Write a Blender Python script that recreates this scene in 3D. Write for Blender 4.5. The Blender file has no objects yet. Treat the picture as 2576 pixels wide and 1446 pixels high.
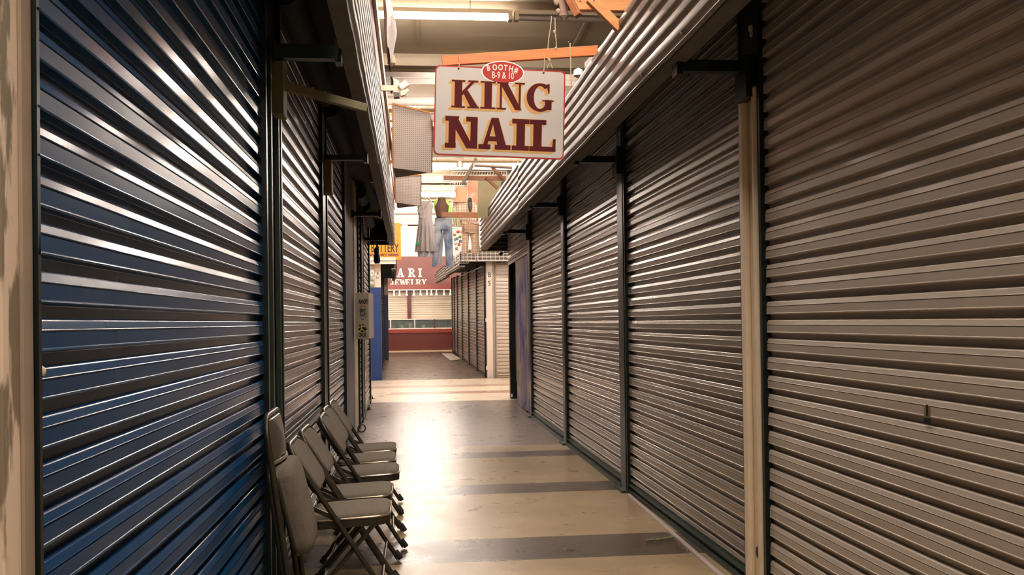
import bpy, math, random
from math import pi, sin, cos, radians, atan, sqrt, hypot
from mathutils import Vector, Matrix
random.seed(7)
SC = bpy.context.scene
COL = SC.collection

# ------------------------------------------------------------ camera
F, PX, PY, W, H, CH = 2400.0, 1288.0, 785.0, 2576.0, 1446.0, 1.35
YAW, PIT, ROLL = radians(6.0019), radians(0.5633), 0.0135
fwd = Vector((sin(YAW)*cos(PIT), cos(YAW)*cos(PIT), sin(PIT)))
rgt0 = Vector((cos(YAW), -sin(YAW), 0)); up0 = rgt0.cross(fwd)
rgt = cos(ROLL)*rgt0 - sin(ROLL)*up0
upv = sin(ROLL)*rgt0 + cos(ROLL)*up0
cam_d = bpy.data.cameras.new('camera'); cam = bpy.data.objects.new('camera', cam_d); COL.objects.link(cam)
m = Matrix((rgt, upv, -fwd)).transposed().to_4x4(); m.translation = Vector((0, 0, CH))
cam.matrix_world = m
cam_d.sensor_width = 36; cam_d.lens = F/W*36; cam_d.shift_y = (PY-H/2)/W
cam_d.clip_end = 200
SC.camera = cam

# ------------------------------------------------------------ light levels
EXPOSURE = 2.12
TUBE = 46.0              # strength of every lit fluorescent tube
WORLD = 0.06
LCOL = (1.0, 0.875, 0.765)
w = bpy.data.worlds.new('world'); SC.world = w; w.use_nodes = True
w.node_tree.nodes['Background'].inputs[0].default_value = (0.55, 0.75, 1.0, 1)
w.node_tree.nodes['Background'].inputs[1].default_value = WORLD
vs = SC.view_settings
vs.view_transform = 'Standard'; vs.look = 'None'; vs.gamma = 1; vs.use_curve_mapping = False
vs.exposure = EXPOSURE
SC.cycles.max_bounces = 8; SC.cycles.diffuse_bounces = 4; SC.cycles.glossy_bounces = 4
SC.cycles.sample_clamp_indirect = 2.0
SC.cycles.use_denoising = True; SC.cycles.denoiser = 'OPENIMAGEDENOISE'
SC.cycles.denoising_input_passes = 'RGB_ALBEDO_NORMAL'; SC.cycles.denoising_prefilter = 'ACCURATE'; SC.cycles.denoising_quality = 'HIGH'
SC.cycles.use_adaptive_sampling = False
SC.cycles.caustics_reflective = False

# a point of the place on the line of sight of a pixel, at distance Y down the aisle (or on a wall X / height Z)
def at(x, y, Y=None, X=None, Z=None):
    d = rgt*((x-PX)/F) + upv*(-(y-PY)/F) + fwd
    t = Y/d.y if Y is not None else X/d.x if X is not None else (Z-CH)/d.z
    return Vector((0, 0, CH)) + d*t

# the far half of the aisle runs slightly uphill and bears a little left
PV = Vector((0, 22.8, 0))
FA, FB = radians(1.0722), radians(0.9623)
MF = Matrix.Rotation(FA, 3, 'Z') @ Matrix.Rotation(FB, 3, 'X')
def far(p): return PV + MF @ Vector(p)
def atf(x, y, Y=None, X=None, Z=None):
    o = MF.transposed() @ (Vector((0, 0, CH))-PV)
    d = MF.transposed() @ (rgt*((x-PX)/F) + upv*(-(y-PY)/F) + fwd)
    t = (Y-o.y)/d.y if Y is not None else (X-o.x)/d.x if X is not None else (Z-o.z)/d.z
    return o + d*t

# ------------------------------------------------------------ materials
MATS = {}
def nodes(name):
    mt = bpy.data.materials.new(name); mt.use_nodes = True
    nt = mt.node_tree; b = nt.nodes['Principled BSDF']
    return mt, nt, b
def mat(name, col, rough=.5, metal=0., coat=0., emit=0., bump=0., bscale=40, var=0., vscale=3., col2=None, spec=.5, stretch=(1, 1, 1), rvar=0., alpha=1., trans=0.):
    if name in MATS: return MATS[name]
    mt, nt, b = nodes(name)
    b.inputs['Base Color'].default_value = (*col, 1)
    b.inputs['Roughness'].default_value = rough; b.inputs['Metallic'].default_value = metal
    b.inputs['Coat Weight'].default_value = coat; b.inputs['Coat Roughness'].default_value = .12
    b.inputs['Specular IOR Level'].default_value = spec
    if emit:
        b.inputs['Emission Color'].default_value = (*col, 1); b.inputs['Emission Strength'].default_value = emit
    if trans: b.inputs['Transmission Weight'].default_value = trans
    if var or bump or rvar:
        tc = nt.nodes.new('ShaderNodeTexCoord'); mp = nt.nodes.new('ShaderNodeMapping')
        mp.inputs['Scale'].default_value = stretch
        nt.links.new(tc.outputs['Object'], mp.inputs['Vector'])
    if var or rvar:
        n = nt.nodes.new('ShaderNodeTexNoise'); n.inputs['Scale'].default_value = vscale; n.inputs['Detail'].default_value = 3 if vscale < 4 else 6
        nt.links.new(mp.outputs[0], n.inputs['Vector'])
        rp = nt.nodes.new('ShaderNodeValToRGB')
        rp.color_ramp.elements[0].position = .25; rp.color_ramp.elements[1].position = .75
        nt.links.new(n.outputs['Fac'], rp.inputs[0])
        if var:
            c2 = col2 if col2 else tuple(c*(1-var) for c in col)
            mx = nt.nodes.new('ShaderNodeMix'); mx.data_type = 'RGBA'
            mx.inputs[6].default_value = (*col, 1); mx.inputs[7].default_value = (*c2, 1)
            nt.links.new(rp.outputs[0], mx.inputs[0]); nt.links.new(mx.outputs[2], b.inputs['Base Color'])
        if rvar:
            mr = nt.nodes.new('ShaderNodeMapRange'); mr.inputs[3].default_value = rough; mr.inputs[4].default_value = rough+rvar
            nt.links.new(rp.outputs[0], mr.inputs[0]); nt.links.new(mr.outputs[0], b.inputs['Roughness'])
    if bump:
        n2 = nt.nodes.new('ShaderNodeTexNoise'); n2.inputs['Scale'].default_value = bscale; n2.inputs['Detail'].default_value = 3
        nt.links.new(mp.outputs[0], n2.inputs['Vector'])
        bp = nt.nodes.new('ShaderNodeBump'); bp.inputs['Strength'].default_value = bump; bp.inputs['Distance'].default_value = .01
        nt.links.new(n2.outputs['Fac'], bp.inputs['Height']); nt.links.new(bp.outputs[0], b.inputs['Normal'])
    MATS[name] = mt
    return mt

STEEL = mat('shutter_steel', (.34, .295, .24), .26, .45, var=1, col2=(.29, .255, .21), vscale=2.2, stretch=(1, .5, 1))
STEEL_LIT = mat('shutter_steel_lit', (.54, .475, .40), .36, .2, var=1, col2=(.47, .415, .35), vscale=1.6, stretch=(1, .5, 3), rvar=.05)  # same steel lightened for the light falling on the nearest right shutter
BLUE = mat('shutter_blue', (.002, .050, .150), .21, .0, var=1, col2=(.002, .041, .125), vscale=1.5, spec=.16)
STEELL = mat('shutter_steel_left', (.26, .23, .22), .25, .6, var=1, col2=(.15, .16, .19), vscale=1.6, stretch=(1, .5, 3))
NAVY = mat('shutter_navy', (.06, .08, .13), .24, .6, var=1, col2=(.03, .045, .08), vscale=1.5)
CREAMSH = mat('shutter_cream', (.70, .60, .52), .4, .1, var=.12, bump=.05)
IVORY = mat('shutter_ivory', (.66, .56, .44), .45, .0, var=.1)
GALVL = mat('corrugated_metal_low_glare', (.22, .19, .17), .5, .1, var=.25, vscale=2.5)  # fascia metal darkened and roughened to tame glare on the left row
GALV = mat('corrugated_metal', (.25, .215, .19), .35, .35, var=1, col2=(.20, .175, .155), vscale=2.5, stretch=(1, .3, 2), rvar=.12)
BLACKM = mat('black_paint', (.006, .016, .016), .35, .3, var=.5, vscale=12)
CANSHADE = mat('canopy_shade', (.008, .012, .012), .8)  # near-black paints in the shade under the canopies, roller barrels included
CREAM = mat('cream_paint', (.82, .68, .50), .45, 0, var=.12, vscale=9, bump=.1)
PEEL = mat('peeling_paint', (.90, .72, .56), .6, 0, var=1, col2=(.27, .22, .15), vscale=11, stretch=(1.6, 1.6, .4), bump=.3, bscale=14)
for n_ in PEEL.node_tree.nodes:
    if n_.type == 'VALTORGB': n_.color_ramp.elements[0].position = .50; n_.color_ramp.elements[1].position = .56
BEIGE = mat('beige_wall_paint', (.30, .25, .18), .6, var=.2)
WHITEP = mat('white_wall_paint', (.78, .68, .60), .5, var=.08)
DBLUE = mat('blue_wall_paint', (.012, .045, .20), .5, 0, var=.25, vscale=6)
NAVYP = mat('navy_wall_paint', (.010, .018, .07), .45, 0, var=.2)
GREENIE = mat('old_green_steel', (.035, .06, .045), .45, .4, var=.4, vscale=14)
OLIVE = mat('olive_wood', (.22, .19, .105), .7, 0, var=.25, vscale=12)
SOFFIT = mat('soffit_board', (.16, .145, .125), .7, 0, var=.35, vscale=7, bump=.2)
WOOD = mat('pine_wood', (.58, .27, .085), .5, 0, var=1, col2=(.42, .16, .04), vscale=5, stretch=(.6, 4, 6), bump=.1)
ORWOOD = mat('orange_stained_wood', (.80, .21, .03), .45, 0, var=1, col2=(.58, .12, .015), vscale=5, stretch=(.8, 6, 14))
BRWOOD = mat('brown_wood', (.40, .15, .055), .5, 0, var=1, col2=(.24, .08, .03), vscale=7, stretch=(.8, 4, 8))
CHERRY = mat('cherry_laminate', (.10, .011, .008), .35, 0, var=1, col2=(.07, .010, .007), vscale=3, stretch=(.5, 1, 5))
BOARDRED = mat('brick_red_board', (.15, .042, .032), .55, 0, var=.25, vscale=2.5, stretch=(.4, 1, 4))
LETTER = mat('white_letters', (.62, .56, .50), .5)
WHITEPL = mat('white_plastic', (.82, .76, .70), .4)
MAROON = mat('maroon_letters', (.075, .006, .008), .6, var=.3, vscale=5, spec=.12)
GOLD = mat('gold_letters', (.50, .28, .095), .6, spec=.2)
SIGNW = mat('sign_white', (.47, .445, .425), .5, var=.08, vscale=3, spec=.25)
SIGNR = mat('sign_red', (.34, .022, .016), .5, spec=.2)
ORANGE = mat('orange_sign', (.95, .30, .005), .5)
INK = mat('black_ink', (.008, .010, .012), .5)
REDINK = mat('red_ink', (.65, .05, .02), .5)
YELINK = mat('yellow_ink', (.55, .50, .06), .5)
TUBEM = mat('tube_light', LCOL, .5, emit=TUBE)
TUBEOFF = mat('tube_unlit', (.30, .24, .19), .4)
FIXM = mat('fixture_metal', (.52, .42, .28), .5, var=.15)
CEILM = mat('ceiling_insulation', (.42, .33, .225), .85, var=.12, vscale=1.2, bump=.1, bscale=3)
BEAMM = mat('ceiling_beam_paint', (.34, .265, .18), .6, var=.15)
PIPEW = mat('white_pipe', (.82, .72, .66), .4)
ROPE = mat('old_string', (.50, .38, .27), .9)
CHAIRM = mat('chair_metal', (.055, .047, .033), .36, .55, var=.3, vscale=20)
CHAIRF = mat('chair_fabric', (.145, .12, .092), .9, 0, var=1, col2=(.095, .08, .062), vscale=30, stretch=(1, 4, 1), bump=.35, bscale=120)
CHROME = mat('chair_rim', (.42, .36, .28), .25, .85)
RUBBER = mat('black_rubber', (.012, .012, .012), .6)
CLOTHW = mat('white_cloth', (.80, .74, .74), .8)
FOAM = mat('foam', (.62, .52, .38), .9, bump=.5, bscale=25)
DRESS = mat('dress_fabric', (.60, .52, .50), .85, var=.1, vscale=20)
GREENF = mat('green_fabric', (.45, .72, .12), .8)
BROWNF = mat('brown_fabric', (.11, .05, .025), .6)
PEACH = mat('peach_fabric', (.74, .36, .21), .8)
GREYSHOE = mat('grey_shoe', (.10, .085, .10), .5)
YELPAN = mat('yellowed_panel', (.40, .32, .17), .5, 0, var=.3, vscale=3)
GLASS = mat('case_glass', (.75, .85, .82), .05, 0, spec=.8, trans=.9)
SHOWIN = mat('case_interior', (.50, .52, .48), .4, 0, var=1, col2=(.03, .07, .07), vscale=4, stretch=(1.5, 1, .6))
MATM = mat('floor_sheet', (.45, .38, .32), .5)
RAINBOW = mat('toy_plastic', (.8, .12, .05), .5, var=1, col2=(.15, .5, .25), vscale=30)

def plaid(name, base, l1, l2, sx=28., sz=28.):
    mt, nt, b = nodes(name); b.inputs['Roughness'].default_value = .85
    tc = nt.nodes.new('ShaderNodeTexCoord'); sp = nt.nodes.new('ShaderNodeSeparateXYZ')
    nt.links.new(tc.outputs['Object'], sp.inputs[0])
    last = None
    def stripe(axis, s, thr, ph=0.):
        a = nt.nodes.new('ShaderNodeMath'); a.operation = 'MULTIPLY_ADD'; a.inputs[1].default_value = s; a.inputs[2].default_value = ph
        nt.links.new(sp.outputs[axis], a.inputs[0])
        f = nt.nodes.new('ShaderNodeMath'); f.operation = 'FRACT'; nt.links.new(a.outputs[0], f.inputs[0])
        l = nt.nodes.new('ShaderNodeMath'); l.operation = 'LESS_THAN'; l.inputs[1].default_value = thr; nt.links.new(f.outputs[0], l.inputs[0])
        k = nt.nodes.new('ShaderNodeMath'); k.operation = 'MULTIPLY'; k.inputs[1].default_value = .7; nt.links.new(l.outputs[0], k.inputs[0])
        return k.outputs[0]
    cur = None
    for (ax, s, thr, ph, c) in ((0, sx/2, .45, 0, l1), (2, sz/2, .45, 0, l1), (0, sx, .14, .3, l2), (2, sz, .14, .3, l2)):
        mx = nt.nodes.new('ShaderNodeMix'); mx.data_type = 'RGBA'
        if cur is None: mx.inputs[6].default_value = (*base, 1)
        else: nt.links.new(cur, mx.inputs[6])
        mx.inputs[7].default_value = (*c, 1); nt.links.new(stripe(ax, s, thr, ph), mx.inputs[0]); cur = mx.outputs[2]
    nt.links.new(cur, b.inputs['Base Color'])
    MATS[name] = mt
    return mt
PLAID = plaid('orange_plaid', (.92, .76, .60), (.90, .50, .28), (.20, .12, .12), 26, 26)
PLAID2 = plaid('pale_plaid', (.88, .76, .62), (.80, .60, .40), (.35, .12, .10), 22, 22)

def denim():
    mt, nt, b = nodes('faded_denim'); b.inputs['Roughness'].default_value = .85
    tc = nt.nodes.new('ShaderNodeTexCoord'); n = nt.nodes.new('ShaderNodeTexNoise'); n.inputs['Scale'].default_value = 5
    nt.links.new(tc.outputs['Object'], n.inputs['Vector'])
    r = nt.nodes.new('ShaderNodeValToRGB'); r.color_ramp.elements[0].color = (.17, .23, .36, 1); r.color_ramp.elements[1].color = (.52, .54, .60, 1)
    r.color_ramp.elements[0].position = .35; r.color_ramp.elements[1].position = .62
    nt.links.new(n.outputs[0], r.inputs[0]); nt.links.new(r.outputs[0], b.inputs['Base Color'])
    return mt
DENIM = denim()

def multi(name, cols, scale, stretch, rough=.5):
    mt, nt, b = nodes(name); b.inputs['Roughness'].default_value = rough
    tc = nt.nodes.new('ShaderNodeTexCoord'); mp = nt.nodes.new('ShaderNodeMapping'); mp.inputs['Scale'].default_value = stretch
    n = nt.nodes.new('ShaderNodeTexNoise'); n.inputs['Scale'].default_value = scale; n.inputs['Detail'].default_value = 5; n.inputs['Distortion'].default_value = .8
    nt.links.new(tc.outputs['Object'], mp.inputs[0]); nt.links.new(mp.outputs[0], n.inputs['Vector'])
    r = nt.nodes.new('ShaderNodeValToRGB'); cr = r.color_ramp
    k = len(cols)
    cr.elements[0].position = .3; cr.elements[0].color = (*cols[0], 1); cr.elements[1].position = .7; cr.elements[1].color = (*cols[-1], 1)
    for i in range(1, k-1):
        e = cr.elements.new(.3+.4*i/(k-1)); e.color = (*cols[i], 1)
    nt.links.new(n.outputs[0], r.inputs[0]); nt.links.new(r.outputs[0], b.inputs['Base Color'])
    return mt
MURAL = multi('painted_mural', [(.03, .03, .05), (.05, .09, .32), (.12, .10, .36), (.26, .20, .34), (.40, .31, .24), (.36, .30, .22), (.20, .15, .12)], 1.7, (1, 1.3, .8), .45)
FLORAL = multi('floral_print', [(.8, .75, .6), (.75, .2, .1), (.85, .8, .65), (.3, .5, .1), (.8, .75, .6), (.3, .4, .6)], 22, (1, 1, 1), .8)
POSTER = multi('skin_tone_poster', [(.22, .06, .025), (.45, .16, .07), (.52, .24, .13), (.5, .42, .38)], 4, (1, 1, 1), .4)

def pegmat():
    mt, nt, b = nodes('pegboard_face'); b.inputs['Roughness'].default_value = .55
    tc = nt.nodes.new('ShaderNodeTexCoord'); sp = nt.nodes.new('ShaderNodeSeparateXYZ'); nt.links.new(tc.outputs['Object'], sp.inputs[0])
    outs = []
    for ax in (0, 2):
        a = nt.nodes.new('ShaderNodeMath'); a.operation = 'MULTIPLY'; a.inputs[1].default_value = 1/.0254
        nt.links.new(sp.outputs[ax], a.inputs[0])
        f = nt.nodes.new('ShaderNodeMath'); f.operation = 'FRACT'; nt.links.new(a.outputs[0], f.inputs[0])
        s = nt.nodes.new('ShaderNodeMath'); s.operation = 'SUBTRACT'; s.inputs[1].default_value = .5; nt.links.new(f.outputs[0], s.inputs[0])
        p = nt.nodes.new('ShaderNodeMath'); p.operation = 'MULTIPLY'; nt.links.new(s.outputs[0], p.inputs[0]); nt.links.new(s.outputs[0], p.inputs[1])
        outs.append(p.outputs[0])
    ad = nt.nodes.new('ShaderNodeMath'); nt.links.new(outs[0], ad.inputs[0]); nt.links.new(outs[1], ad.inputs[1])
    lt = nt.nodes.new('ShaderNodeMath'); lt.operation = 'LESS_THAN'; lt.inputs[1].default_value = .032; nt.links.new(ad.outputs[0], lt.inputs[0])
    mx = nt.nodes.new('ShaderNodeMix'); mx.data_type = 'RGBA'; mx.inputs[6].default_value = (.52, .44, .39, 1); mx.inputs[7].default_value = (.05, .035, .03, 1)
    nt.links.new(lt.outputs[0], mx.inputs[0]); nt.links.new(mx.outputs[2], b.inputs['Base Color'])
    return mt
PEG = pegmat()

def floormat():
    mt, nt, b = nodes('polished_floor')
    geo = nt.nodes.new('ShaderNodeNewGeometry'); sp = nt.nodes.new('ShaderNodeSeparateXYZ'); nt.links.new(geo.outputs['Position'], sp.inputs[0])
    def mth(op, a, bb=None, c=None):
        n = nt.nodes.new('ShaderNodeMath'); n.operation = op
        for i, v in enumerate((a, bb, c)):
            if v is None: continue
            if isinstance(v, (int, float)): n.inputs[i].default_value = v
            else: nt.links.new(v, n.inputs[i])
        return n.outputs[0]
    X, Y = sp.outputs[0], sp.outputs[1]
    def box(a, lo, hi): return mth('MULTIPLY', mth('GREATER_THAN', a, lo), mth('LESS_THAN', a, hi))
    nz = nt.nodes.new('ShaderNodeTexNoise'); nz.inputs['Scale'].default_value = 1.6; nz.inputs['Detail'].default_value = 8
    nt.links.new(geo.outputs['Position'], nz.inputs['Vector'])
    r = nt.nodes.new('ShaderNodeValToRGB'); r.color_ramp.elements[0].color = (.26, .19, .11, 1); r.color_ramp.elements[1].color = (.34, .255, .155, 1)
    r.color_ramp.elements[0].position = .35; r.color_ramp.elements[1].position = .65
    nt.links.new(nz.outputs[0], r.inputs[0]); cur = r.outputs[0]
    def mix(fac, col, amt=1.):
        nonlocal cur
        mx = nt.nodes.new('ShaderNodeMix'); mx.data_type = 'RGBA'; nt.links.new(cur, mx.inputs[6]); mx.inputs[7].default_value = (*col, 1)
        nt.links.new(mth('MULTIPLY', fac, amt), mx.inputs[0]); cur = mx.outputs[2]
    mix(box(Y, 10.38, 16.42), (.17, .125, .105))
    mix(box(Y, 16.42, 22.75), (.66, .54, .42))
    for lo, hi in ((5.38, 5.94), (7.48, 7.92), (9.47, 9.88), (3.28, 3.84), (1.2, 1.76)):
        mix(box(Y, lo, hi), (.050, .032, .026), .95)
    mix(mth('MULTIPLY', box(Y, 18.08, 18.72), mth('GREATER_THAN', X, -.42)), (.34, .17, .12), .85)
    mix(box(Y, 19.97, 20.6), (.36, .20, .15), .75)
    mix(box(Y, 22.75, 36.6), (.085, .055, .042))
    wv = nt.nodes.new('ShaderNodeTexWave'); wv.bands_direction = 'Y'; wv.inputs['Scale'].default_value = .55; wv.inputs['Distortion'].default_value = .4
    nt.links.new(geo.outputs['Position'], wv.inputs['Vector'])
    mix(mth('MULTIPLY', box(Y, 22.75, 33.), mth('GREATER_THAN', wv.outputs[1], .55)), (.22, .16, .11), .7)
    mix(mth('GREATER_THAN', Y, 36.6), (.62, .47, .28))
    # scattered scuffs and specks
    n3 = nt.nodes.new('ShaderNodeTexNoise'); n3.inputs['Scale'].default_value = 9; n3.inputs['Detail'].default_value = 2
    mp = nt.nodes.new('ShaderNodeMapping'); mp.inputs['Scale'].default_value = (.7, 2.2, 1); nt.links.new(geo.outputs['Position'], mp.inputs[0]); nt.links.new(mp.outputs[0], n3.inputs['Vector'])
    mix(mth('GREATER_THAN', n3.outputs[0], .70), (.10, .08, .07), .6)
    n4 = nt.nodes.new('ShaderNodeTexNoise'); n4.inputs['Scale'].default_value = 3.0; n4.inputs['Detail'].default_value = 9; n4.inputs['Roughness'].default_value = .7
    nt.links.new(geo.outputs['Position'], n4.inputs['Vector'])
    mr = nt.nodes.new('ShaderNodeMapRange'); mr.inputs[1].default_value = .35; mr.inputs[2].default_value = .65; mr.inputs[3].default_value = .11; mr.inputs[4].default_value = .26
    mr.inputs[3].default_value = .26; mr.inputs[4].default_value = .34; nt.links.new(n4.outputs[0], mr.inputs[0]); nt.links.new(mr.outputs[0], b.inputs['Roughness'])
    nt.links.new(cur, b.inputs['Base Color'])
    b.inputs['Specular IOR Level'].default_value = .12
    b.inputs['Coat Weight'].default_value = .0; b.inputs['Coat Roughness'].default_value = .09
    n5 = nt.nodes.new('ShaderNodeTexNoise'); n5.inputs['Scale'].default_value = 2.5; n5.inputs['Detail'].default_value = 2
    mp5 = nt.nodes.new('ShaderNodeMapping'); mp5.inputs['Scale'].default_value = (.6, 3.0, 1); nt.links.new(geo.outputs['Position'], mp5.inputs[0]); nt.links.new(mp5.outputs[0], n5.inputs['Vector'])
    bp = nt.nodes.new('ShaderNodeBump'); bp.inputs['Strength'].default_value = .025; bp.inputs['Distance'].default_value = .01
    nt.links.new(n5.outputs[0], bp.inputs['Height']); nt.links.new(bp.outputs[0], b.inputs['Normal']); nt.links.new(bp.outputs[0], b.inputs['Coat Normal'])
    return mt
FLOORM = floormat()

# ------------------------------------------------------------ mesh helpers
class MB:
    def __init__(s, xf=None): s.v = []; s.f = []; s.xf = xf
    def add(s, vs_, fs):
        n = len(s.v); s.v += [Vector(p) for p in vs_]; s.f += [tuple(i+n for i in f) for f in fs]; return s
    def box(s, x0, x1, y0, y1, z0, z1):
        x0, x1 = sorted((x0, x1)); y0, y1 = sorted((y0, y1)); z0, z1 = sorted((z0, z1))
        return s.add([(x0, y0, z0), (x1, y0, z0), (x1, y1, z0), (x0, y1, z0), (x0, y0, z1), (x1, y0, z1), (x1, y1, z1), (x0, y1, z1)],
                     [(0, 3, 2, 1), (4, 5, 6, 7), (0, 1, 5, 4), (1, 2, 6, 5), (2, 3, 7, 6), (3, 0, 4, 7)])
    def beam(s, a, b, wd, ht, up=(0, 0, 1)):
        a = Vector(a); b = Vector(b); d = (b-a).normalized(); u = Vector(up)
        sx = d.cross(u)
        if sx.length < 1e-4: sx = d.cross(Vector((1, 0, 0)))
        sx.normalize(); u = sx.cross(d)
        q = [(-wd/2, -ht/2), (wd/2, -ht/2), (wd/2, ht/2), (-wd/2, ht/2)]
        return s.add([a+sx*i+u*j for i, j in q]+[b+sx*i+u*j for i, j in q],
                     [(3, 2, 1, 0), (4, 5, 6, 7), (0, 1, 5, 4), (1, 2, 6, 5), (2, 3, 7, 6), (3, 0, 4, 7)])
    def prism(s, pts, off):      # planar polygon pts (3D) extruded by off
        n = len(pts); off = Vector(off); P = [Vector(p) for p in pts]
        return s.add(P+[p+off for p in P], [tuple(range(n))[::-1], tuple(range(n, 2*n))]+[(i, (i+1) % n, n+(i+1) % n, n+i) for i in range(n)])
    def tube(s, path, r, n=10, closed=False):
        P = [Vector(p) for p in path]; k = len(P); rings = []
        rr = r if isinstance(r, (list, tuple)) else [r]*k
        prev = None
        for i in range(k):
            if closed: d = P[(i+1) % k]-P[i-1]
            else: d = P[min(i+1, k-1)]-P[max(i-1, 0)]
            d.normalize()
            if prev is None:
                a = d.cross(Vector((0, 0, 1)))
                if a.length < .05: a = d.cross(Vector((1, 0, 0)))
            else: a = prev-d*prev.dot(d)
            a.normalize(); prev = a; bb = d.cross(a)
            rings.append([P[i]+(a*cos(2*pi*j/n)+bb*sin(2*pi*j/n))*rr[i] for j in range(n)])
        fs = []; m_ = k if closed else k-1
        for i in range(m_):
            for j in range(n):
                fs.append((i*n+j, i*n+(j+1) % n, ((i+1) % k)*n+(j+1) % n, ((i+1) % k)*n+j))
        if not closed: fs += [tuple(range(n))[::-1], tuple((k-1)*n+j for j in range(n))]
        return s.add([p for g in rings for p in g], fs)
    def lathe(s, a, axis, prof, n=14):   # prof: (distance along axis, radius)
        a = Vector(a); axis = Vector(axis).normalized()
        return s.tube([a+axis*p[0] for p in prof], [max(p[1], 1e-4) for p in prof], n)
    def build(s, name, material, parent=None, smooth=False, bevel=0., local=False, angle=40):
        vs_ = [s.xf(p) for p in s.v] if s.xf else s.v
        off = Vector((0, 0, 0)); q = parent
        while q is not None and not local: off += q.location; q = q.parent
        me = bpy.data.meshes.new(name)
        me.from_pydata([tuple(p-off) for p in vs_], [], s.f); me.materials.append(material)
        if smooth:
            me.polygons.foreach_set('use_smooth', [True]*len(me.polygons))
            try: me.set_sharp_from_angle(angle=radians(angle))
            except Exception: pass
        me.update()
        o = bpy.data.objects.new(name, me); COL.objects.link(o)
        if parent is not None: o.parent = parent
        if bevel:
            bm_ = o.modifiers.new('bevel', 'BEVEL'); bm_.width = bevel; bm_.segments = 2; bm_.limit_method = 'ANGLE'
        return o

def tag(o, label, cat, group=None, kind=None):
    if kind: o['kind'] = kind
    if label: o['label'] = label
    if cat: o['category'] = cat
    if group: o['group'] = group
    return o
def thing(name, label, cat, loc=(0, 0, 0), group=None):
    o = bpy.data.objects.new(name, None); COL.objects.link(o); o.location = loc; o.empty_display_size = .1
    return tag(o, label, cat, group)
def struct(o): o['kind'] = 'structure'; return o
def dup(root, name=None):
    r = root.copy(); COL.objects.link(r)
    for ch in list(root.children):
        c = ch.copy(); COL.objects.link(c); c.parent = r
        for g in list(ch.children):
            d = g.copy(); COL.objects.link(d); d.parent = c
    return r

# ------------------------------------------------------------ room shell
fl = MB(); S0 = 22.8
# near part level, far part tilted with the far aisle
fl.add([(-16, -8, 0), (16, -8, 0), (16, S0, 0), (-16, S0, 0)], [(0, 1, 2, 3)])
a_, b_ = far((-16, 0, 0)), far((16, 0, 0))
c_, d_ = far((16, 21, 0)), far((-16, 21, 0))
fl.add([(-16, S0, 0), (16, S0, 0), b_, c_, d_, a_], [(0, 1, 2, 3, 4, 5)])
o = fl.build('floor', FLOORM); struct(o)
struct(MB().box(-16, 16, -8, 44, 5.6, 5.75).build('ceiling', CEILM))
struct(MB().box(-16.2, -16, -8, 44, -.3, 5.75).build('wall_left', WHITEP))
struct(MB().box(16, 16.2, -8, 44, -.3, 5.75).build('wall_right', WHITEP))
struct(MB().box(-16, 16, -8.2, -8, -.3, 5.75).build('wall_back', BEIGE))
wf = MB().box(-16, 16, 43, 43.2, -.3, 5.75); struct(wf.build('wall_far', WHITEP))
# ceiling purlins and seams
nb = 0
for y, z0, z1, wd, mt_ in ((8.3, 5.42, 5.6, .10, BEAMM), (11.9, 5.40, 5.6, .09, BEAMM), (12.62, 5.42, 5.6, .08, BEAMM), (14.75, 5.30, 5.42, .12, BEAMM), (15.2, 5.36, 5.6, .20, BEAMM), (15.62, 5.5, 5.6, .05, PIPEW),
                        (16.2, 5.5, 5.6, .03, PIPEW), (16.62, 5.5, 5.6, .03, PIPEW), (19.5, 5.35, 5.6, .12, BEAMM), (23.2, 5.35, 5.6, .12, BEAMM), (25.3, 5.4, 5.6, .12, PIPEW), (27.4, 5.4, 5.6, .12, BEAMM),
                        (30.2, 5.3, 5.6, .14, PIPEW), (32.2, 5.45, 5.6, .1, BEAMM), (34.5, 5.3, 5.6, .14, PIPEW), (36.4, 5.4, 5.6, .1, BEAMM), (38.5, 5.3, 5.6, .14, PIPEW), (40.6, 5.4, 5.6, .1, BEAMM)):
    nb += 1
    struct(MB().box(-15.9, 15.9, y-wd/2, y+wd/2, z0, z1).build('trim_%d' % nb, mt_))
for x in (-5, -2.6, -.2, 2.2, 4.6):
    nb += 1
    struct(MB().beam((x+.2, 8.2, 5.592), (x+.35, 14.6, 5.592), .05, .016).build('trim_%d' % nb, BEAMM))
# overhead white duct pipe
dp = thing('air_duct', 'long white round duct running across under the ceiling behind the sign', 'duct', (0, 16.95, 5.28))
MB().tube([(-6, 16.95, 5.28), (6, 16.95, 5.28)], .085, 16).build('duct_pipe', PIPEW, dp, True)
for x in (-3.1, -.02, 3.0):
    MB().tube([(x-.02, 16.95, 5.28), (x+.02, 16.95, 5.28)], .093, 16).build('duct_collar', WHITEPL, dp, True)
    MB().box(x-.006, x+.006, 16.94, 16.96, 5.36, 5.6).build('hanger', PIPEW, dp)

# fluorescent fixtures across the aisle
def fixture(xc, y, label, lit=True, L=2.4, z=5.32, twin=False, group='fluorescent strip lights under the ceiling'):
    t = thing('fluorescent_light', label, 'ceiling light', (xc, y, z), group)
    MB().box(xc-L/2, xc+L/2, y-.055, y+.055, z+.03, z+.085).build('housing', FIXM, t)
    for e in (-1, 1):
        MB().box(xc+e*(L/2-.01), xc+e*(L/2+.045), y-.06, y+.06, z-.05, z+.07).build('end_socket', FIXM, t)
    for d in ((-.03, .03) if twin else (0,)):
        MB().tube([(xc-L/2+.01, y+d, z-.012), (xc+L/2-.01, y+d, z-.012)], .034 if not twin else .022, 12).build('tube', TUBEM if lit else TUBEOFF, t, True)
    for e in (-.7, .7):
        MB().tube([(xc+e, y, z+.08), (xc+e, y, 5.6)], .006, 6).build('hanger', FIXM, t)
    return t
x1 = at(1281, 42, Z=5.3).x
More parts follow.
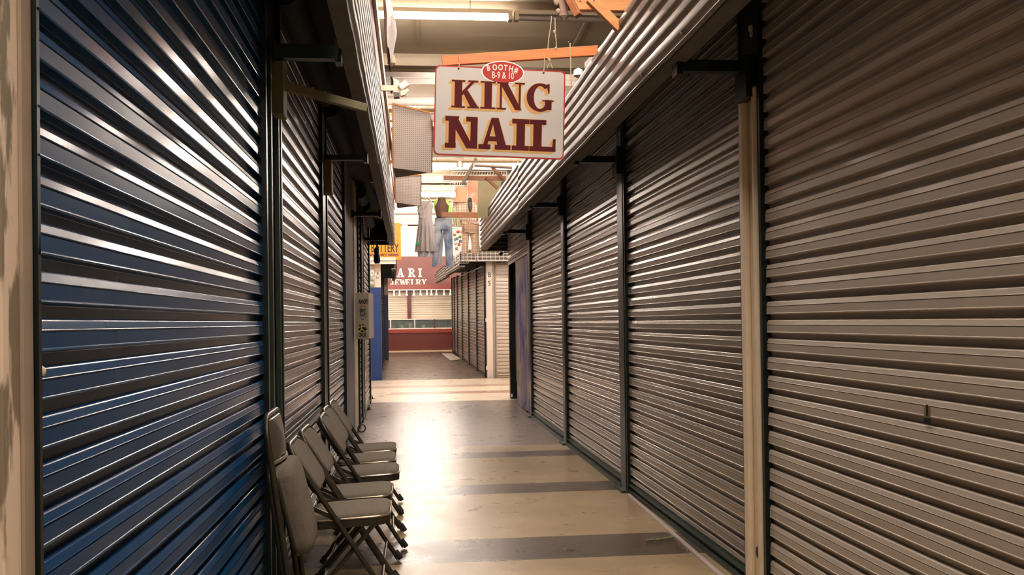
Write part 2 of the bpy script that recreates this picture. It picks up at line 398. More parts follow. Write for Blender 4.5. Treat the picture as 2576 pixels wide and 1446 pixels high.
fixture(x1-1.2, 12.34, 'lit fluorescent strip light nearest the camera, above the hanging sign')
fixture(x1+1.32, 12.34, 'unlit fluorescent tube in line to the right of the nearest lit strip light', lit=False)
for xc, y, lab in ((-3.9, 12.34, 'lit strip light in the nearest row, far over the left booths'), (6.4, 12.34, 'lit strip light in the nearest row, far over the right booths')):
    fixture(xc, y, lab)
xg = at(1157, 415, Z=5.3).x
for k, (xc, lab) in enumerate(((xg-1.28, 'lit strip light left of the tube joint just below the white sign'), (xg+1.28, 'lit strip light right of the tube joint just below the white sign'),
                               (xg-4.0, 'lit strip light over the left booths in the second row'), (xg+4.0, 'lit strip light over the right booths in the second row'))):
    fixture(xc, 23.97, lab)
for xc, lab in ((-.1, 'lit strip light seen between the second pegboard and the hung clothes'), (4.6, 'lit strip light in the third row over the right booths'), (-5, 'lit strip light in the third row over the left booths')):
    fixture(xc, 26.45, lab, z=5.34)
for y in (29.3, 32.0, 35.6):
    for xc in (-3.4, 0.3, 4.6):
        fixture(xc, y, 'lit strip light of the far rows near the back wall', group='far strip lights near the back wall')
for y in (18.6, 21.3):
    for xc in (-6.5, 7.2):
        fixture(xc, y, 'lit strip light over the cross aisle beyond the booths', group='strip lights over the cross aisle')
# unseen rows above and behind the camera, one added to brighten the right shutter
for y in (-5.2, -.6, 2.0, 4.4, 7.4):
    for xc in (.5,):
        fixture(xc, y, 'unseen lit strip light above the near aisle', group='strip lights above the near aisle', twin=False)
for xc in (1.45,): fixture(xc, 15.45, 'short lit strip light added out of sight behind the white sign', L=1.5, group='strip light added behind the sign')  # added lamp, kept out of view, to brighten the hung clothes
for xc in (-.9, 1.9): fixture(xc, 19.2, 'lit strip light added above the cross aisle, out of sight behind the sign', group='strip lights added above the cross aisle behind the sign')  # added lamps, kept out of view, to brighten the cross aisle

# ------------------------------------------------------------ roll-up shutters
PITCH = .0877
def slat_profile(z0, z1, ph=0., rnd=.0012, phase_rng=None):
    """list of (outward, z) from top to bottom"""
    base = [(-.004, 0), (.0090, -.0014), (.0122, -.0030), (.0138, -.0052), (.0182, -.0205), (.0192, -.0219), (.0180, -.0232), (.0152, -.0240), (.0152, -.0256), (.0186, -.0262), (.0186, -.0545), (.0200, -.0560), (.0206, -.0580), (.0200, -.0602), (.0180, -.0612), (-.003, -.0635), (-.004, -.0650)]
    pts = []; z = math.ceil((z1-ph)/PITCH)*PITCH+ph; seed = random.Random(int(z1*1000))
    while z > z0-PITCH:
        j = seed.uniform(-rnd, rnd); tl = seed.uniform(-rnd, rnd)*.7
        for d, dz in base:
            q = z+dz
            if z0 <= q <= z1: pts.append((d+(j+tl*dz/.03 if d > .01 else 0), q))
        z -= PITCH
    return pts
def wall_strip(p0, p1, n, prof, xf=None, segs=1):
    """extrude the profile from p0 to p1 (2D) with outward normal n (2D)"""
    b = MB(xf); k = len(prof); vv = []
    for i in range(segs+1):
        t = i/segs; x = p0[0]+(p1[0]-p0[0])*t; y = p0[1]+(p1[1]-p0[1])*t
        vv += [(x+n[0]*d, y+n[1]*d, z) for d, z in prof]
    fs = []
    for i in range(segs):
        for j in range(k-1):
            fs.append((i*k+j, i*k+j+1, (i+1)*k+j+1, (i+1)*k+j))
    return b.add(vv, fs)
def shutter(p0, p1, n, material, label, z0=.09, z1=3.0, xf=None, ph=0., group=None, rail=BLACKM, box_=True, bar=BLACKM, rails=True, padlock=True):
    mid = ((p0[0]+p1[0])/2, (p0[1]+p1[1])/2, 0)
    loc = xf(mid) if xf else Vector(mid)
    t = thing('roll_up_shutter', label, 'shutter', loc, group)
    wall_strip(p0, p1, n, slat_profile(z0, z1, ph), xf).build('curtain', material, t)
    dx, dy = p1[0]-p0[0], p1[1]-p0[1]; L = hypot(dx, dy); ux, uy = dx/L, dy/L
    def bx(s0, s1, d0, d1, za, zb):
        b = MB(xf); q = []
        for s_, d in ((s0, d0), (s1, d0), (s1, d1), (s0, d1)):
            q.append((p0[0]+ux*s_+n[0]*d, p0[1]+uy*s_+n[1]*d))
        b.add([(x, y, za) for x, y in q]+[(x, y, zb) for x, y in q], [(0, 3, 2, 1), (4, 5, 6, 7), (0, 1, 5, 4), (1, 2, 6, 5), (2, 3, 7, 6), (3, 0, 4, 7)])
        return b
    bb = bx(0, L, -.012, .012, z0-.085, z0+.002); bb.build('bottom_bar', bar, t)
    bx(.01, L-.01, .004, .034, z0-.03, z0-.018).build('bottom_lip', bar, t)
    if rails:
        bx(-.004, .028, .0, .04, 0, z1).build('guide_rail', rail, t); bx(L-.028, L+.004, .0, .04, 0, z1).build('guide_rail', rail, t)
    if box_:
        q0 = (p0[0]-n[0]*.1+n[0]*.12, p0[1]-n[1]*.1+n[1]*.12)
        MB(xf).tube([(p0[0]+n[0]*.06, p0[1]+n[1]*.06, z1+.04), (p1[0]+n[0]*.06, p1[1]+n[1]*.06, z1+.04)], .085, 14).build('roller_barrel', CANSHADE, t, True)
    return t
RX = 1.70
RP = [(-1.2, -1.2), (1.32, 1.5), (4.43, 4.65), (7.36, 7.53), (10.3, 10.45), (13.33, 13.5)]   # post spans on the right wall
names_R = ['grey roll-up shutter filling the right edge of the view, small torn sticker on it',
           'grey roll-up shutter on the right between the cream post and the nearest black post',
           'grey roll-up shutter on the right with reddish reflections, between the two nearest black posts',
           'narrow-looking grey roll-up shutter on the right beside the painted mural door']
for i in range(1, 5):
    y0, y1 = RP[i][1], RP[i+1][0]
    shutter((RX, y0+.01), (RX, y1-.01), (-1, 0), STEEL_LIT if i == 1 else STEEL, names_R[i-1], ph=.022+.004*i, z1=3.0 if i < 3 else 3.0, bar=GREENIE if i > 1 else GREENIE)
# right posts
def post(x0, x1, y0, y1, z1, m_, label, xf=None, z0=0., name='support_post', bev=.004, extra=None, cat='post', group=None):
    c = ((x0+x1)/2, (y0+y1)/2, z0); loc = xf(c) if xf else Vector(c)
    t = thing(name, label, cat, loc, group)
    MB(xf).box(x0, x1, y0, y1, z0, z1).build('shaft', m_, t, bevel=bev)
    if extra: extra(t)
    return t
def r0x(t):
    MB().box(RX-.055, RX-.02, 4.585, 4.65, 0, 2.47).build('edge_strip', CREAM, t, bevel=.012)
    MB().box(RX-.055, RX-.02, 4.43, 4.47, 0, 2.47).build('edge_strip', CREAM, t, bevel=.012)
    MB().box(RX-.032, RX+.02, 4.44, 4.64, 2.47, 3.05).build('upper_sleeve', BLACKM, t)
    MB().box(RX-.085, RX-.03, 4.44, 4.60, 2.42, 2.62).build('bracket_block', BLACKM, t)
    for z in (1.17, 1.10, .26, .22):
        MB().box(RX-.027, RX-.017, 4.505, 4.535, z, z+.012).build('slot', INK, t)
    for z in (.205,):
        MB().lathe((RX-.02, 4.53, z), (-1, 0, 0), [(0, .028), (.012, .028), (.014, .01)], 10).build('bolt', BLACKM, t)
post(RX-.022, RX+.06, 4.44, 4.64, 2.47, CREAM, 'cream painted steel channel post on the right with a black upper sleeve', extra=r0x)
for k, (ya, yb) in enumerate(RP[3:]):
    def ex(t, ya=ya, yb=yb):
        MB().box(RX-.085, RX-.03, ya, yb, 2.50, 2.72).build('bracket_block', BLACKM, t)
        MB().lathe((RX-.02, (ya+yb)/2, .02), (-1, 0, 0), [(0, .03), (.02, .03), (.022, .015)], 10).build('foot_bolt', GREENIE, t)
        MB().box(RX-.09, RX-.03, ya-.04, yb+.05, 0, .02).build('foot_plate', GREENIE, t)
    post(RX-.045, RX+.06, ya, yb, 3.02, BLACKM, ['nearest black steel post between two grey shutters on the right', 'second black steel post along the right row of shutters', 'third black steel post on the right, beside the mural door'][k], extra=ex)
post(RX-.05, RX+.1, 1.3, 1.5, 3.02, CREAM, 'cream steel post at the near end of the right row, outside the view')
# fixed bits on the nearest right shutter
p = at(2330, 1040, X=RX-.02)
st = thing('torn_sticker', 'small torn black and tan sticker on the nearest right shutter', 'sticker', (RX-.021, p.y, p.z))
MB().box(RX-.0215, RX-.0195, p.y-.022, p.y+.012, p.z-.012, p.z+.028).build('paper_scrap', OLIVE, st)
MB().box(RX-.0235, RX-.0212, p.y-.014, p.y-.004, p.z-.005, p.z+.03).build('black_letter', INK, st)
MB().box(RX-.0235, RX-.0205, p.y-.026, p.y+.01, p.z-.030, p.z-.014).build('torn_edge', INK, st)

# ------------------------------------------------------------ right booth: mural door, corner column
t = thing('mural_door', 'door panel painted with blue, purple and tan streaks near the end of the right row', 'door', (RX+.02, 14.5, 0))
MB().add([(RX-.012+(.012*sin(i*1.9)), 13.56+(15.32-13.56)*i/16, z) for i in range(17) for z in (.02, 2.32)], [(2*i, 2*i+2, 2*i+3, 2*i+1) for i in range(16)]).build('painted_sheet', MURAL, t, True)
MB().box(RX+.03, RX+.06, 13.5, 15.36, 0, 2.36).build('backing_board', BLACKM, t)
shutter((RX-.005, 13.55), (RX-.005, 16.55), (-1, 0), STEEL, 'half-raised short roll-up shutter above the mural door', z0=2.42, z1=3.0, ph=.03, bar=GALV, rails=False)
t = thing('corner_column', 'black steel column at the far end of the right row with a white tag at its foot', 'column', (1.77, 16.68, 0))
MB().box(1.70, 1.845, 16.60, 16.76, 0, 3.02).build('shaft', BLACKM, t, bevel=.004)
MB().box(1.705, 1.735, 16.592, 16.60, .03, .085).build('white_tag', WHITEPL, t)
MB().box(1.80, 1.815, 16.590, 16.60, .3, 2.2).build('worn_edge', BEIGE, t)
struct(MB().box(1.84, 1.90, 15.3, 16.6, 0, 3.02).build('wall_right_return', BLACKM))
struct(MB().box(1.84, 6.0, 16.62, 16.70, 0, 3.02).build('wall_right_end', BLACKM))
# hooked security lamp on the corner
t = thing('wall_lamp', 'small black lamp on a curved arm at the corner of the right row', 'lamp', at(1283, 636, Y=16.6))
a = at(1295, 640, Y=16.6); bq = at(1262, 637, Y=16.6)
MB().tube([a, (a+bq)/2+Vector((0, 0, .035)), bq], .008, 6).build('arm', BLACKM, t, True)
MB().lathe(bq+Vector((.01, 0, .01)), (-.6, -.2, -.5), [(0, .015), (.03, .03), (.06, .032), (.062, .01)], 10).build('lamp_head', BLACKM, t, True)

# ------------------------------------------------------------ corrugated canopy fascias
def rib_profile(z0, z1, p=.082):
    out = []; z = z1
    while z > z0+.01:
        for d, dz in ((.0, 0), (.004, -.006), (.020, -.016), (.022, -.022), (.022, -.050), (.020, -.056), (.004, -.068)):
            if z+dz >= z0: out.append((d, z+dz))
        z -= p
    out.append((0, z0))
    return out
def fascia(p0, p1, n, z0, z1, label, xf=None, m_=GALV, group=None, board=True, wav=.0015, soff=.09, bm=SOFFIT):
    mid = ((p0[0]+p1[0])/2, (p0[1]+p1[1])/2, z0); loc = xf(mid) if xf else Vector(mid)
    t = thing('canopy_fascia', label, 'metal fascia', loc, group)
    b = wall_strip(p0, p1, n, rib_profile(z0, z1), xf, 14); k = len(b.v)//15; ph = random.random()*6
    for i in range(15):
        for j in range(k):
            q = b.v[i*k+j]; e = .6+.4*(j/k)
            q.x += n[0]*wav*sin(i*1.3+ph+j*.02)*e; q.y += n[1]*wav*sin(i*1.3+ph)*e
    b.build('corrugated_sheet', m_, t, True, angle=25)
    if board:
        dx, dy = p1[0]-p0[0], p1[1]-p0[1]; L = hypot(dx, dy)
        q0 = Vector((p0[0]-n[0]*(soff/2+.004), p0[1]-n[1]*(soff/2+.004), z0+.012)); q1 = Vector((p1[0]-n[0]*(soff/2+.004), p1[1]-n[1]*(soff/2+.004), z0+.012))
        MB(xf).beam(q0, q1, soff, .035).build('bottom_board', bm, t)
        for f_ in (.12, .38, .64, .88):
            c = q0.lerp(q1, f_)+Vector((n[0]*(soff/2+.012), n[1]*(soff/2+.012), .03))
            MB(xf).lathe(c, (n[0], n[1], 0), [(0, .008), (.012, .008), (.014, .003)], 8).build('screw', GALV, t)
    return t
RS = [-1.5, 1.6, 4.57, 7.84, 10.82, 13.79, 17.0]
RL = ['corrugated metal fascia sheet over the right shutters, nearest the camera', 'corrugated metal fascia sheet running out of the top of the view on the right', 'corrugated metal fascia sheet on the right, behind the white sign',
      'corrugated metal fascia sheet on the right just past the white sign', 'corrugated metal fascia sheet on the right below the wooden arms', 'last corrugated metal fascia sheet of the right row, beside the hung clothes']
for i in range(6):
    za = 3.12 if i < 4 else 3.18
    fascia((1.25, RS[i]+.004), (1.25, RS[i+1]), (-1, 0), 2.60+.006*i, za+.004*i, RL[i])
fascia((1.25, 17.03), (5.5, 17.03), (0, 1), 2.62, 3.2, 'corrugated fascia sheet turning the corner of the right row')
# left fascias: first a taller sheet, then a lower one further back
LS_ = [(1.75, -.242), (3.0, -.252), (5.3, -.257), (8.2, -.265), (10.9, -.275), (14.2, -.285), (17.1, -.30)]
LL = ['corrugated fascia sheet over the left shutters, behind the camera side', 'corrugated fascia sheet of the left row nearest the top edge', 'corrugated fascia sheet of the left row beside the sloping bracket', 'corrugated fascia sheet of the left row above the blue wall panel',
      'corrugated fascia sheet of the left row below the first pegboard', 'last corrugated fascia sheet of the left row, by the orange sign']
for i in range(6):
    z0 = 2.68+.01*i
    z1 = 3.35 if i < 3 else 3.3
    fascia((LS_[i][1], LS_[i][0]), (LS_[i+1][1], LS_[i+1][0]-.004), (1, 0), z0, z1, LL[i], soff=.075, m_=GALVL)
# unseen dark roof panels added to keep ceiling light off the shutters
struct(MB().box(1.27, 6.0, -1.5, 17.0, 3.08, 3.12).build('trim_41', CANSHADE))
struct(MB().box(-6.0, -.30, 1.75, 17.1, 3.16, 3.20).build('trim_42', CANSHADE))
# brackets that carry the canopies
def bracket(x0, x1, y, z, m_, label, h=.05):
    t = thing('canopy_bracket', label, 'bracket', ((x0+x1)/2, y, z))
    MB().box(x0, x1, y-.03, y+.03, z, z+h).build('arm', m_, t)
    MB().box(x0-.005, x0+.025, y-.045, y+.045, z-.02, z+h+.02).build('end_plate', m_, t)
    MB().box(x1-.025, x1+.005, y-.045, y+.045, z-.02, z+h+.02).build('end_plate', m_, t)
    return t
bracket(1.30, 1.66, 4.55, 2.56, BLACKM, 'dark canopy bracket at the top of the cream post', .055)
for y, l in ((7.45, 'dark canopy bracket at the top of the nearest black post'), (10.38, 'dark canopy bracket at the top of the second black post'), (13.42, 'dark canopy bracket at the top of the third black post'), (1.4, 'dark canopy bracket at the near end of the right row')):
    bracket(1.30, 1.66, y, 2.60, BLACKM, l, .05)
bracket(-.665, -.33, 4.72, 2.64, GREENIE, 'dark green steel canopy bracket above the sloping bracket on the left', .07)
bracket(-.665, -.33, 7.5, 2.62, GREENIE, 'dark steel canopy bracket at the second left post', .04)
bracket(-.69, -.35, 11.4, 2.62, BLACKM, 'dark canopy bracket above the blue wall panel')
bracket(-.72, -.36, 14.8, 2.62, BLACKM, 'dark canopy bracket near the far end of the left row')
bracket(-.665, -.33, 3.9, 2.86, GREENIE, 'short green steel bracket at the top left, nearest the camera', .09)
# sloping wooden bracket with bulbs on the left
a, bq = at(700, 212, Y=4.75), at(920, 273, Y=4.95)
t = thing('sloping_bracket', 'sloping tan wooden bracket with a row of round knobs under the left canopy', 'bracket', a)
MB().beam(a, bq, .04, .042).build('rail', OLIVE, t, bevel=.004)
for x, y in ((737, 212), (760, 217), (786, 224), (818, 234), (853, 247), (874, 253), (884, 256), (918, 267)):
    q = at(x, y+4, Y=4.75+.2*(x-700)/220)
    MB().lathe(q, (0, 0, 1), [(-.012, .006), (0, .010), (.006, .012), (.013, .010), (.017, .002)], 10).build('knob', FOAM, t, True)

# ------------------------------------------------------------ left row
LX = -.68
def lx(y): return LX if y < 9.5 else LX-(y-9.5)*.00844
t = thing('corner_post', 'cream steel post with peeling paint at the left edge of the view', 'post', (-.75, 1.75, 0))
MB().box(-.80, -.674, 1.66, 1.73, 0, 3.1).build('shaft', PEEL, t, bevel=.003)
MB().box(-.70, -.668, 1.73, 1.772, 0, 3.1).build('inner_edge', mat('worn_tan', (.42, .33, .25), .6, var=.2, vscale=9), t)
bz = at(12, 1135, Y=1.65).z
MB().box(-.80, -.697, 1.645, 1.662, bz-.042, bz+.042).build('lock_plate', CREAM, t, bevel=.004)
MB().lathe((-.7065, 1.646, bz), (0, -1, 0), [(0, .009), (.004, .009), (.005, .004)], 10).build('bolt_hole', INK, t)
p = at(100, 935, X=LX+.01)
tag(MB().lathe((LX+.006, p.y, p.z), (1, 0, 0), [(0, .012), (.006, .013), (.012, .008), (.014, .002)], 9).build('paint_blob', CREAM, None, True), 'small cream lump of paint on the blue shutter beside the peeling post', 'paint blob')
bs = shutter((LX, 1.785), (LX, 4.40), (1, 0), BLUE, 'glossy dark blue roll-up shutter filling the left side of the view', ph=.052, bar=BLACKM, rails=False)
MB().box(LX, LX+.04, 4.37, 4.405, 0, 3.0).build('guide_rail', BLACKM, bs); MB().box(LX, LX+.02, 1.776, 1.79, 0, 3.0).build('guide_rail', BLACKM, bs)
def lp1(t):
    MB().box(LX, LX+.035, 4.56, 4.60, 0, 2.62).build('edge_strip', GREENIE, t)
    MB().box(LX, LX+.035, 4.81, 4.84, 0, 2.62).build('edge_strip', GREENIE, t); MB().box(LX, LX+.012, 4.60, 4.81, 0, 2.62).build('web', GREENIE, t)
post(LX-.05, LX+.012, 4.43, 4.84, 3.1, BLACKM, 'dark steel post with a worn tan edge behind the folded chair', extra=lp1)
t = thing('wood_block', 'tan wooden block at the top of the first left post', 'block', (LX+.02, 4.75, 2.37))
MB().box(LX+.02, LX+.075, 4.70, 4.84, 2.37, 2.63).build('block', OLIVE, t, bevel=.003)
shutter((LX, 4.87), (LX, 7.15), (1, 0), STEELL, 'grey roll-up shutter behind the row of folding chairs', ph=.052)
post(LX-.05, LX+.03, 7.18, 7.46, 3.1, BLACKM, 'dark narrow post behind the third and fourth folding chairs')
t = thing('wood_block', 'tan wooden block at the top of the second left post', 'block', (LX+.02, 7.55, 2.35))
MB().box(LX+.03, LX+.085, 7.36, 7.52, 2.35, 2.60).build('block', OLIVE, t, bevel=.003)
shutter((LX, 7.5), (LX, 9.5), (1, 0), NAVY, 'dark bluish roll-up shutter just before the blue wall panel', ph=.052)
t = thing('wall_panel', 'wall panel between left shutters, navy blue below and beige above', 'wall panel', (-.69, 10.5, 0))
zd = 2.07
for nm, za, zb, m_ in (('lower_panel', 0, zd, NAVYP), ('upper_panel', zd, 3.1, BEIGE)):
    MB().add([(lx(9.55), 9.55, za), (lx(11.75), 11.75, za), (lx(11.75)-.1, 11.75, za), (lx(9.55)-.1, 9.55, za), (lx(9.55), 9.55, zb), (lx(11.75), 11.75, zb), (lx(11.75)-.1, 11.75, zb), (lx(9.55)-.1, 9.55, zb)],
             [(0, 3, 2, 1), (4, 5, 6, 7), (0, 1, 5, 4), (1, 2, 6, 5), (2, 3, 7, 6), (3, 0, 4, 7)]).build(nm, m_, t)
MB().box(lx(11.8)-.1, lx(11.8)+.012, 11.75, 12.3, 0, 3.1).build('end_post', CREAM, t)
shutter((lx(12.35), 12.35), (lx(13.2), 13.2), (1, 0), STEELL, 'narrow grey roll-up shutter behind the stickered metal box', ph=.03)
post(lx(13.5)-.05, lx(13.5)+.03, 13.24, 13.78, 3.1, BLACKM, 'black post between the two last left shutters')
shutter((lx(13.8), 13.82), (lx(16.3), 16.3), (1, 0), STEELL, 'last grey roll-up shutter of the left row, next to the cross aisle', ph=.03)
post(lx(16.7)-.08, lx(16.7)+.02, 16.35, 17.0, 3.1, BLACKM, 'black end post of the left row at the cross aisle')
struct(MB().box(-6, -.86, 16.92, 17.0, 0, 3.1).build('wall_left_end', BLACKM))
# lumps and a ring padlock at the foot of the left shutters
for k, (x, y) in enumerate(((911, 1056), (926, 1031), (934, 1004))):
    q = at(x, y, Z=0.0)
    t = thing('padlock', ['black padlock at the foot of the black post nearest the ring', 'black padlock on the floor bar of the last left shutter', 'black padlock at the foot of the left row end post'][k], 'padlock', (q.x, q.y, 0))
    MB().box(q.x-.03, q.x+.03, q.y-.02, q.y+.02, 0, .045).build('lock_body', INK, t, bevel=.006)
    MB().tube([(q.x-.02+.02*(1-cos(a_)), q.y, .04+.035*sin(a_)) for a_ in [pi*i/8 for i in range(9)]], .006, 6).build('shackle', BLACKM, t, True)
    MB().tube([(q.x+.03, q.y, .02), (q.x+.07, q.y-.03, .008)], .005, 6).build('key_pin', BLACKM, t)
q = at(910, 1083, Z=.02)
t = thing('ring_lock', 'round black ring lock lying at the foot of the blue wall panel', 'lock', (q.x, q.y, 0))
MB().tube([(q.x+.045*cos(a_), q.y-.01, .052+.045*sin(a_)) for a_ in [2*pi*i/20 for i in range(20)]], .008, 8, True).build('ring', INK, t, True)
MB().box(q.x-.075, q.x-.03, q.y-.03, q.y+.02, 0, .05).build('lock_body', INK, t, bevel=.006)

# electric box with stickers, fixed to the end of the blue wall panel
Yb = 12.0
pa, pb = at(893, 737, Y=Yb), at(893, 853, Y=Yb)
bx0 = Vector((pa.x, Yb, pb.z)); hh = pa.z-pb.z; wB = .185; ang = radians(-24)
ux_ = Vector((cos(ang), sin(ang), 0)); uy_ = Vector((-sin(ang), cos(ang), 0)); uz_ = Vector((0, 0, 1))
t = thing('metal_box', 'small cream metal box with black stickers jutting from the left row', 'box', bx0)
def fr(u, v, d=0.): return bx0+ux_*u+uz_*v-uy_*d
MB().prism([fr(0, 0), fr(wB, 0), fr(wB, hh), fr(0, hh)], uy_*.12).build('case', mat('box_cream', (.42, .38, .30), .45, var=.3, vscale=14), t, bevel=.008)
MB().prism([fr(wB+.0015, .01), fr(wB+.0015, hh-.01), fr(wB+.0015, hh-.01)+uy_*.12, fr(wB+.0015, .01)+uy_*.12], ux_*.004).build('side_cover', WHITEP, t)

# ---- lettering
def text_mb(body, origin, u, v, height, material, name, parent, bold=.0, depth=.002, sx=1., align='LEFT', italic=0.):
    cu = bpy.data.curves.new(name, 'FONT'); cu.body = body; cu.size = 1; cu.offset = bold; cu.align_x = align; cu.resolution_u = 3; cu.shear = italic
    ob = bpy.data.objects.new(name, cu); me_ = bpy.data.meshes.new_from_object(ob)
    n = u.cross(v).normalized(); k = height/.73
    b = MB(); nv = len(me_.vertices)
    base = [origin+u*(q.co.x*k*sx)+v*(q.co.y*k) for q in me_.vertices]
    top = [q+n*depth for q in base]
    fs = [tuple(p_.vertices) for p_ in me_.polygons]
    ed = {}
    for f in fs:
        for i in range(len(f)):
            e = (f[i], f[(i+1) % len(f)]); ed[e] = ed.get(e, 0)+1
    side = [(a1, b1, b1+nv, a1+nv) for (a1, b1) in ed if (b1, a1) not in ed]
    b.add(base+top, [tuple(i+nv for i in f) for f in fs]+side)
    bpy.data.objects.remove(ob); bpy.data.curves.remove(cu); bpy.data.meshes.remove(me_)
    return b.build(name, material, parent)
def arc(cx, cy, rx, ry, a0, a1, n):
    return [(cx+rx*cos(radians(a0+(a1-a0)*i/n)), cy+ry*sin(radians(a0+(a1-a0)*i/n))) for i in range(n+1)]
def ringseg(cx, cy, rx, ry, ix, iy, a0, a1, n=14, ox=0.):
    o_ = arc(cx, cy, rx, ry, a0, a1, n); i_ = arc(cx+ox, cy, ix, iy, a0, a1, n)
    return [[o_[k], o_[k+1], i_[k+1], i_[k]] for k in range(n)]
def glyph(c, T=.24, s=.12, th=.12):
    """slab-serif capitals, unit height; returns width and polygons"""
    R = lambda a, b, c_, d: [(a, b), (c_, b), (c_, d), (a, d)]
    if c == 'I': return .52, [R(.14, 0, .14+T, 1), R(0, 0, .28+T, s), R(0, 1-s, .28+T, 1)]
    if c == 'N':
        return 1.02, [R(.11, 0, .11+th, 1), R(.80, 0, .80+th, 1), R(0, 0, .34, s), R(.66, 1-s, 1.02, 1), [(0, 1), (.11+T+.06, 1), (.11+T+.02, 1-s), (0, 1-s)], [(.08, 1), (.36, 1), (.92, 0), (.68, 0)]]
    if c == 'K':
        return .98, [R(.11, 0, .11+T, 1), R(0, 0, .22+T, s), R(0, 1-s, .22+T, 1), [(.35, .40), (.35, .56), (.72, .96), (.84, .96)], R(.60, 1-s, .96, 1), [(.42, .54), (.58, .64), (.96, .06), (.68, .06)], R(.58, 0, 1.0, s)]
    if c == 'A':
        return 1.02, [[(.40, 1), (.62, 1), (.90, .05), (.62, .05)], [(.40, 1), (.50, 1), (.26, .05), (.12, .05)], R(.28, .26, .68, .26+s), R(0, 0, .38, s), R(.52, 0, 1.02, s)]
    if c == 'L': return .84, [R(.12, 0, .12+T, 1), R(0, 0, .84, s), R(0, 1-s, .26+T, 1), [(.72, 0), (.84, 0), (.84, .40), (.76, .40)]]
    if c == 'E': return .82, [R(.12, 0, .12+T, 1), R(0, 0, .82, s), R(0, 1-s, .80, 1), R(.3, .44, .60, .56), R(.55, .36, .62, .64), [(.72, 0), (.82, 0), (.82, .34), (.74, .34)], [(.72, 1), (.80, 1), (.80, .70), (.73, .70)]]
    if c == 'R': return .98, [R(.11, 0, .11+T, 1), R(0, 0, .22+T, s), R(0, 1-s, .5, 1), R(.3, .44, .5, .56)]+ringseg(.50, .72, .34, .28, .12, .16, -90, 90)+[[(.42, .5), (.66, .5), (.90, .08), (.64, .08)], R(.64, 0, 1.0, s)]
    if c == 'W': return 1.36, [[(.12, 1), (.36, 1), (.56, 0), (.38, 0)], [(.40, 0), (.54, 0), (.78, .92), (.66, .92)], [(.58, .92), (.82, .92), (1.0, 0), (.82, 0)], [(.86, 0), (.98, 0), (1.24, 1), (1.12, 1)], R(0, 1-s, .46, 1), R(1.0, 1-s, 1.36, 1)]
    if c == 'Y': return .98, [[(.08, 1), (.34, 1), (.60, .46), (.40, .40)], [(.44, .46), (.58, .46), (.90, 1), (.76, 1)], R(.38, 0, .38+T, .5), R(.24, 0, .76, s), R(0, 1-s, .42, 1), R(.64, 1-s, .98, 1)]
    if c == 'J': return .66, [R(.28, .2, .28+T, 1), R(.16, 1-s, .66, 1)]+ringseg(.27, .24, .25, .26, .02, .12, 180, 360, 10)+[[(.0, .2), (.18, .2), (.18, .34), (.02, .34)]]
    if c == 'G': return 1.0, ringseg(.50, .5, .50, .52, .24, .42, 48, 318, 22)+[[(.72, .98), (.84, 1.0), (.84, .66), (.80, .66)], R(.58, .36, 1.0, .36+s*.8), R(.68, .06, .68+T*.9, .42)]
    return .5, []
def slab_text(body, origin, u, v, height, material, parent, name='letter', gap=.06, depth=.004, wide=1., off=(0, 0, 0), **kw):
    """each letter its own mesh"""
    n = u.cross(v).normalized(); x = 0.; out = []
    for c in body:
        if c == ' ': x += .4*height*wide; continue
        wd, polys = glyph(c, **kw)
        b = MB()
        for pl in polys:
            pts = [origin+u*(x+px_*height*wide)+v*(py_*height)+n*(len(b.f)*4e-6)+u*off[0]+v*off[1]+n*off[2] for px_, py_ in pl]
            b.prism(pts, n*depth)
        out.append(b.build(name, material, parent)); x += (wd+gap)*height*wide
    return x

# stickers on the metal box
nI = -uy_
def fr2(u, v): return fr(u, v, .001)
text_mb('AHOY', fr2(.048, hh*.765), ux_, uz_, .055, INK, 'sticker_lettering', t, bold=.03, sx=.62)
text_mb('CKUE', fr2(.040, hh*.055), ux_, uz_, .047, INK, 'sticker_lettering', t, bold=.03, sx=.66)
b = MB()
for (u0, v0, u1, v1) in ((.06, .72, .13, .71), (.065, .70, .14, .715), (.13, .73, .155, .69)):
    b.beam(fr(u0, v0*hh, .002), fr(u1, v1*hh, .002), .006, .003, nI)
b.build('red_scrawl', REDINK, t)
b = MB()
for (u0, v0, u1, v1) in ((.06, .64, .09, .63), (.06, .60, .10, .61), (.075, .66, .075, .56), (.09, .66, .09, .57), (.10, .66, .14, .54), (.14, .64, .09, .58), (.12, .66, .15, .62), (.06, .52, .08, .52), (.085, .52, .10, .52), (.105, .55, .105, .49), (.12, .55, .12, .49), (.13, .50, .15, .50), (.13, .55, .15, .55), (.06, .55, .08, .55), (.08, .55, .075, .49)):
    b.beam(fr(u0, v0*hh, .002), fr(u1, v1*hh, .002), .007, .003, nI)
for u0 in (.045, .075, .105, .135): b.beam(fr(u0, .455*hh, .002), fr(u0+.012, .46*hh, .002), .004, .003, nI)
b.beam(fr(.085, .43*hh, .002), fr(.118, .433*hh, .002), .010, .003, nI)
b.build('scrawled_sticker', INK, t)
b = MB(); b.prism([fr(.02, .215*hh, .0015), fr(.075, .14*hh, .0015), fr(.12, .14*hh, .0015), fr(.172, .215*hh, .0015), fr(.14, .27*hh, .0015), fr(.075, .27*hh, .0015)], nI*.001); b.build('emblem_outline', YELINK, t)
b = MB()
b.prism([fr(.03, .215*hh, .003), fr(.055, .18*hh, .003), fr(.085, .235*hh, .003), fr(.075, .26*hh, .003)], nI*.001)
b.prism([fr(.06, .17*hh, .003), fr(.09, .15*hh, .003), fr(.125, .155*hh, .003), (fr(.10, .2*hh, .003))], nI*.001)
b.prism([fr(.10, .225*hh, .003), fr(.13, .17*hh, .003), fr(.165, .215*hh, .003), fr(.135, .26*hh, .003), fr(.09, .26*hh, .003)], nI*.001)
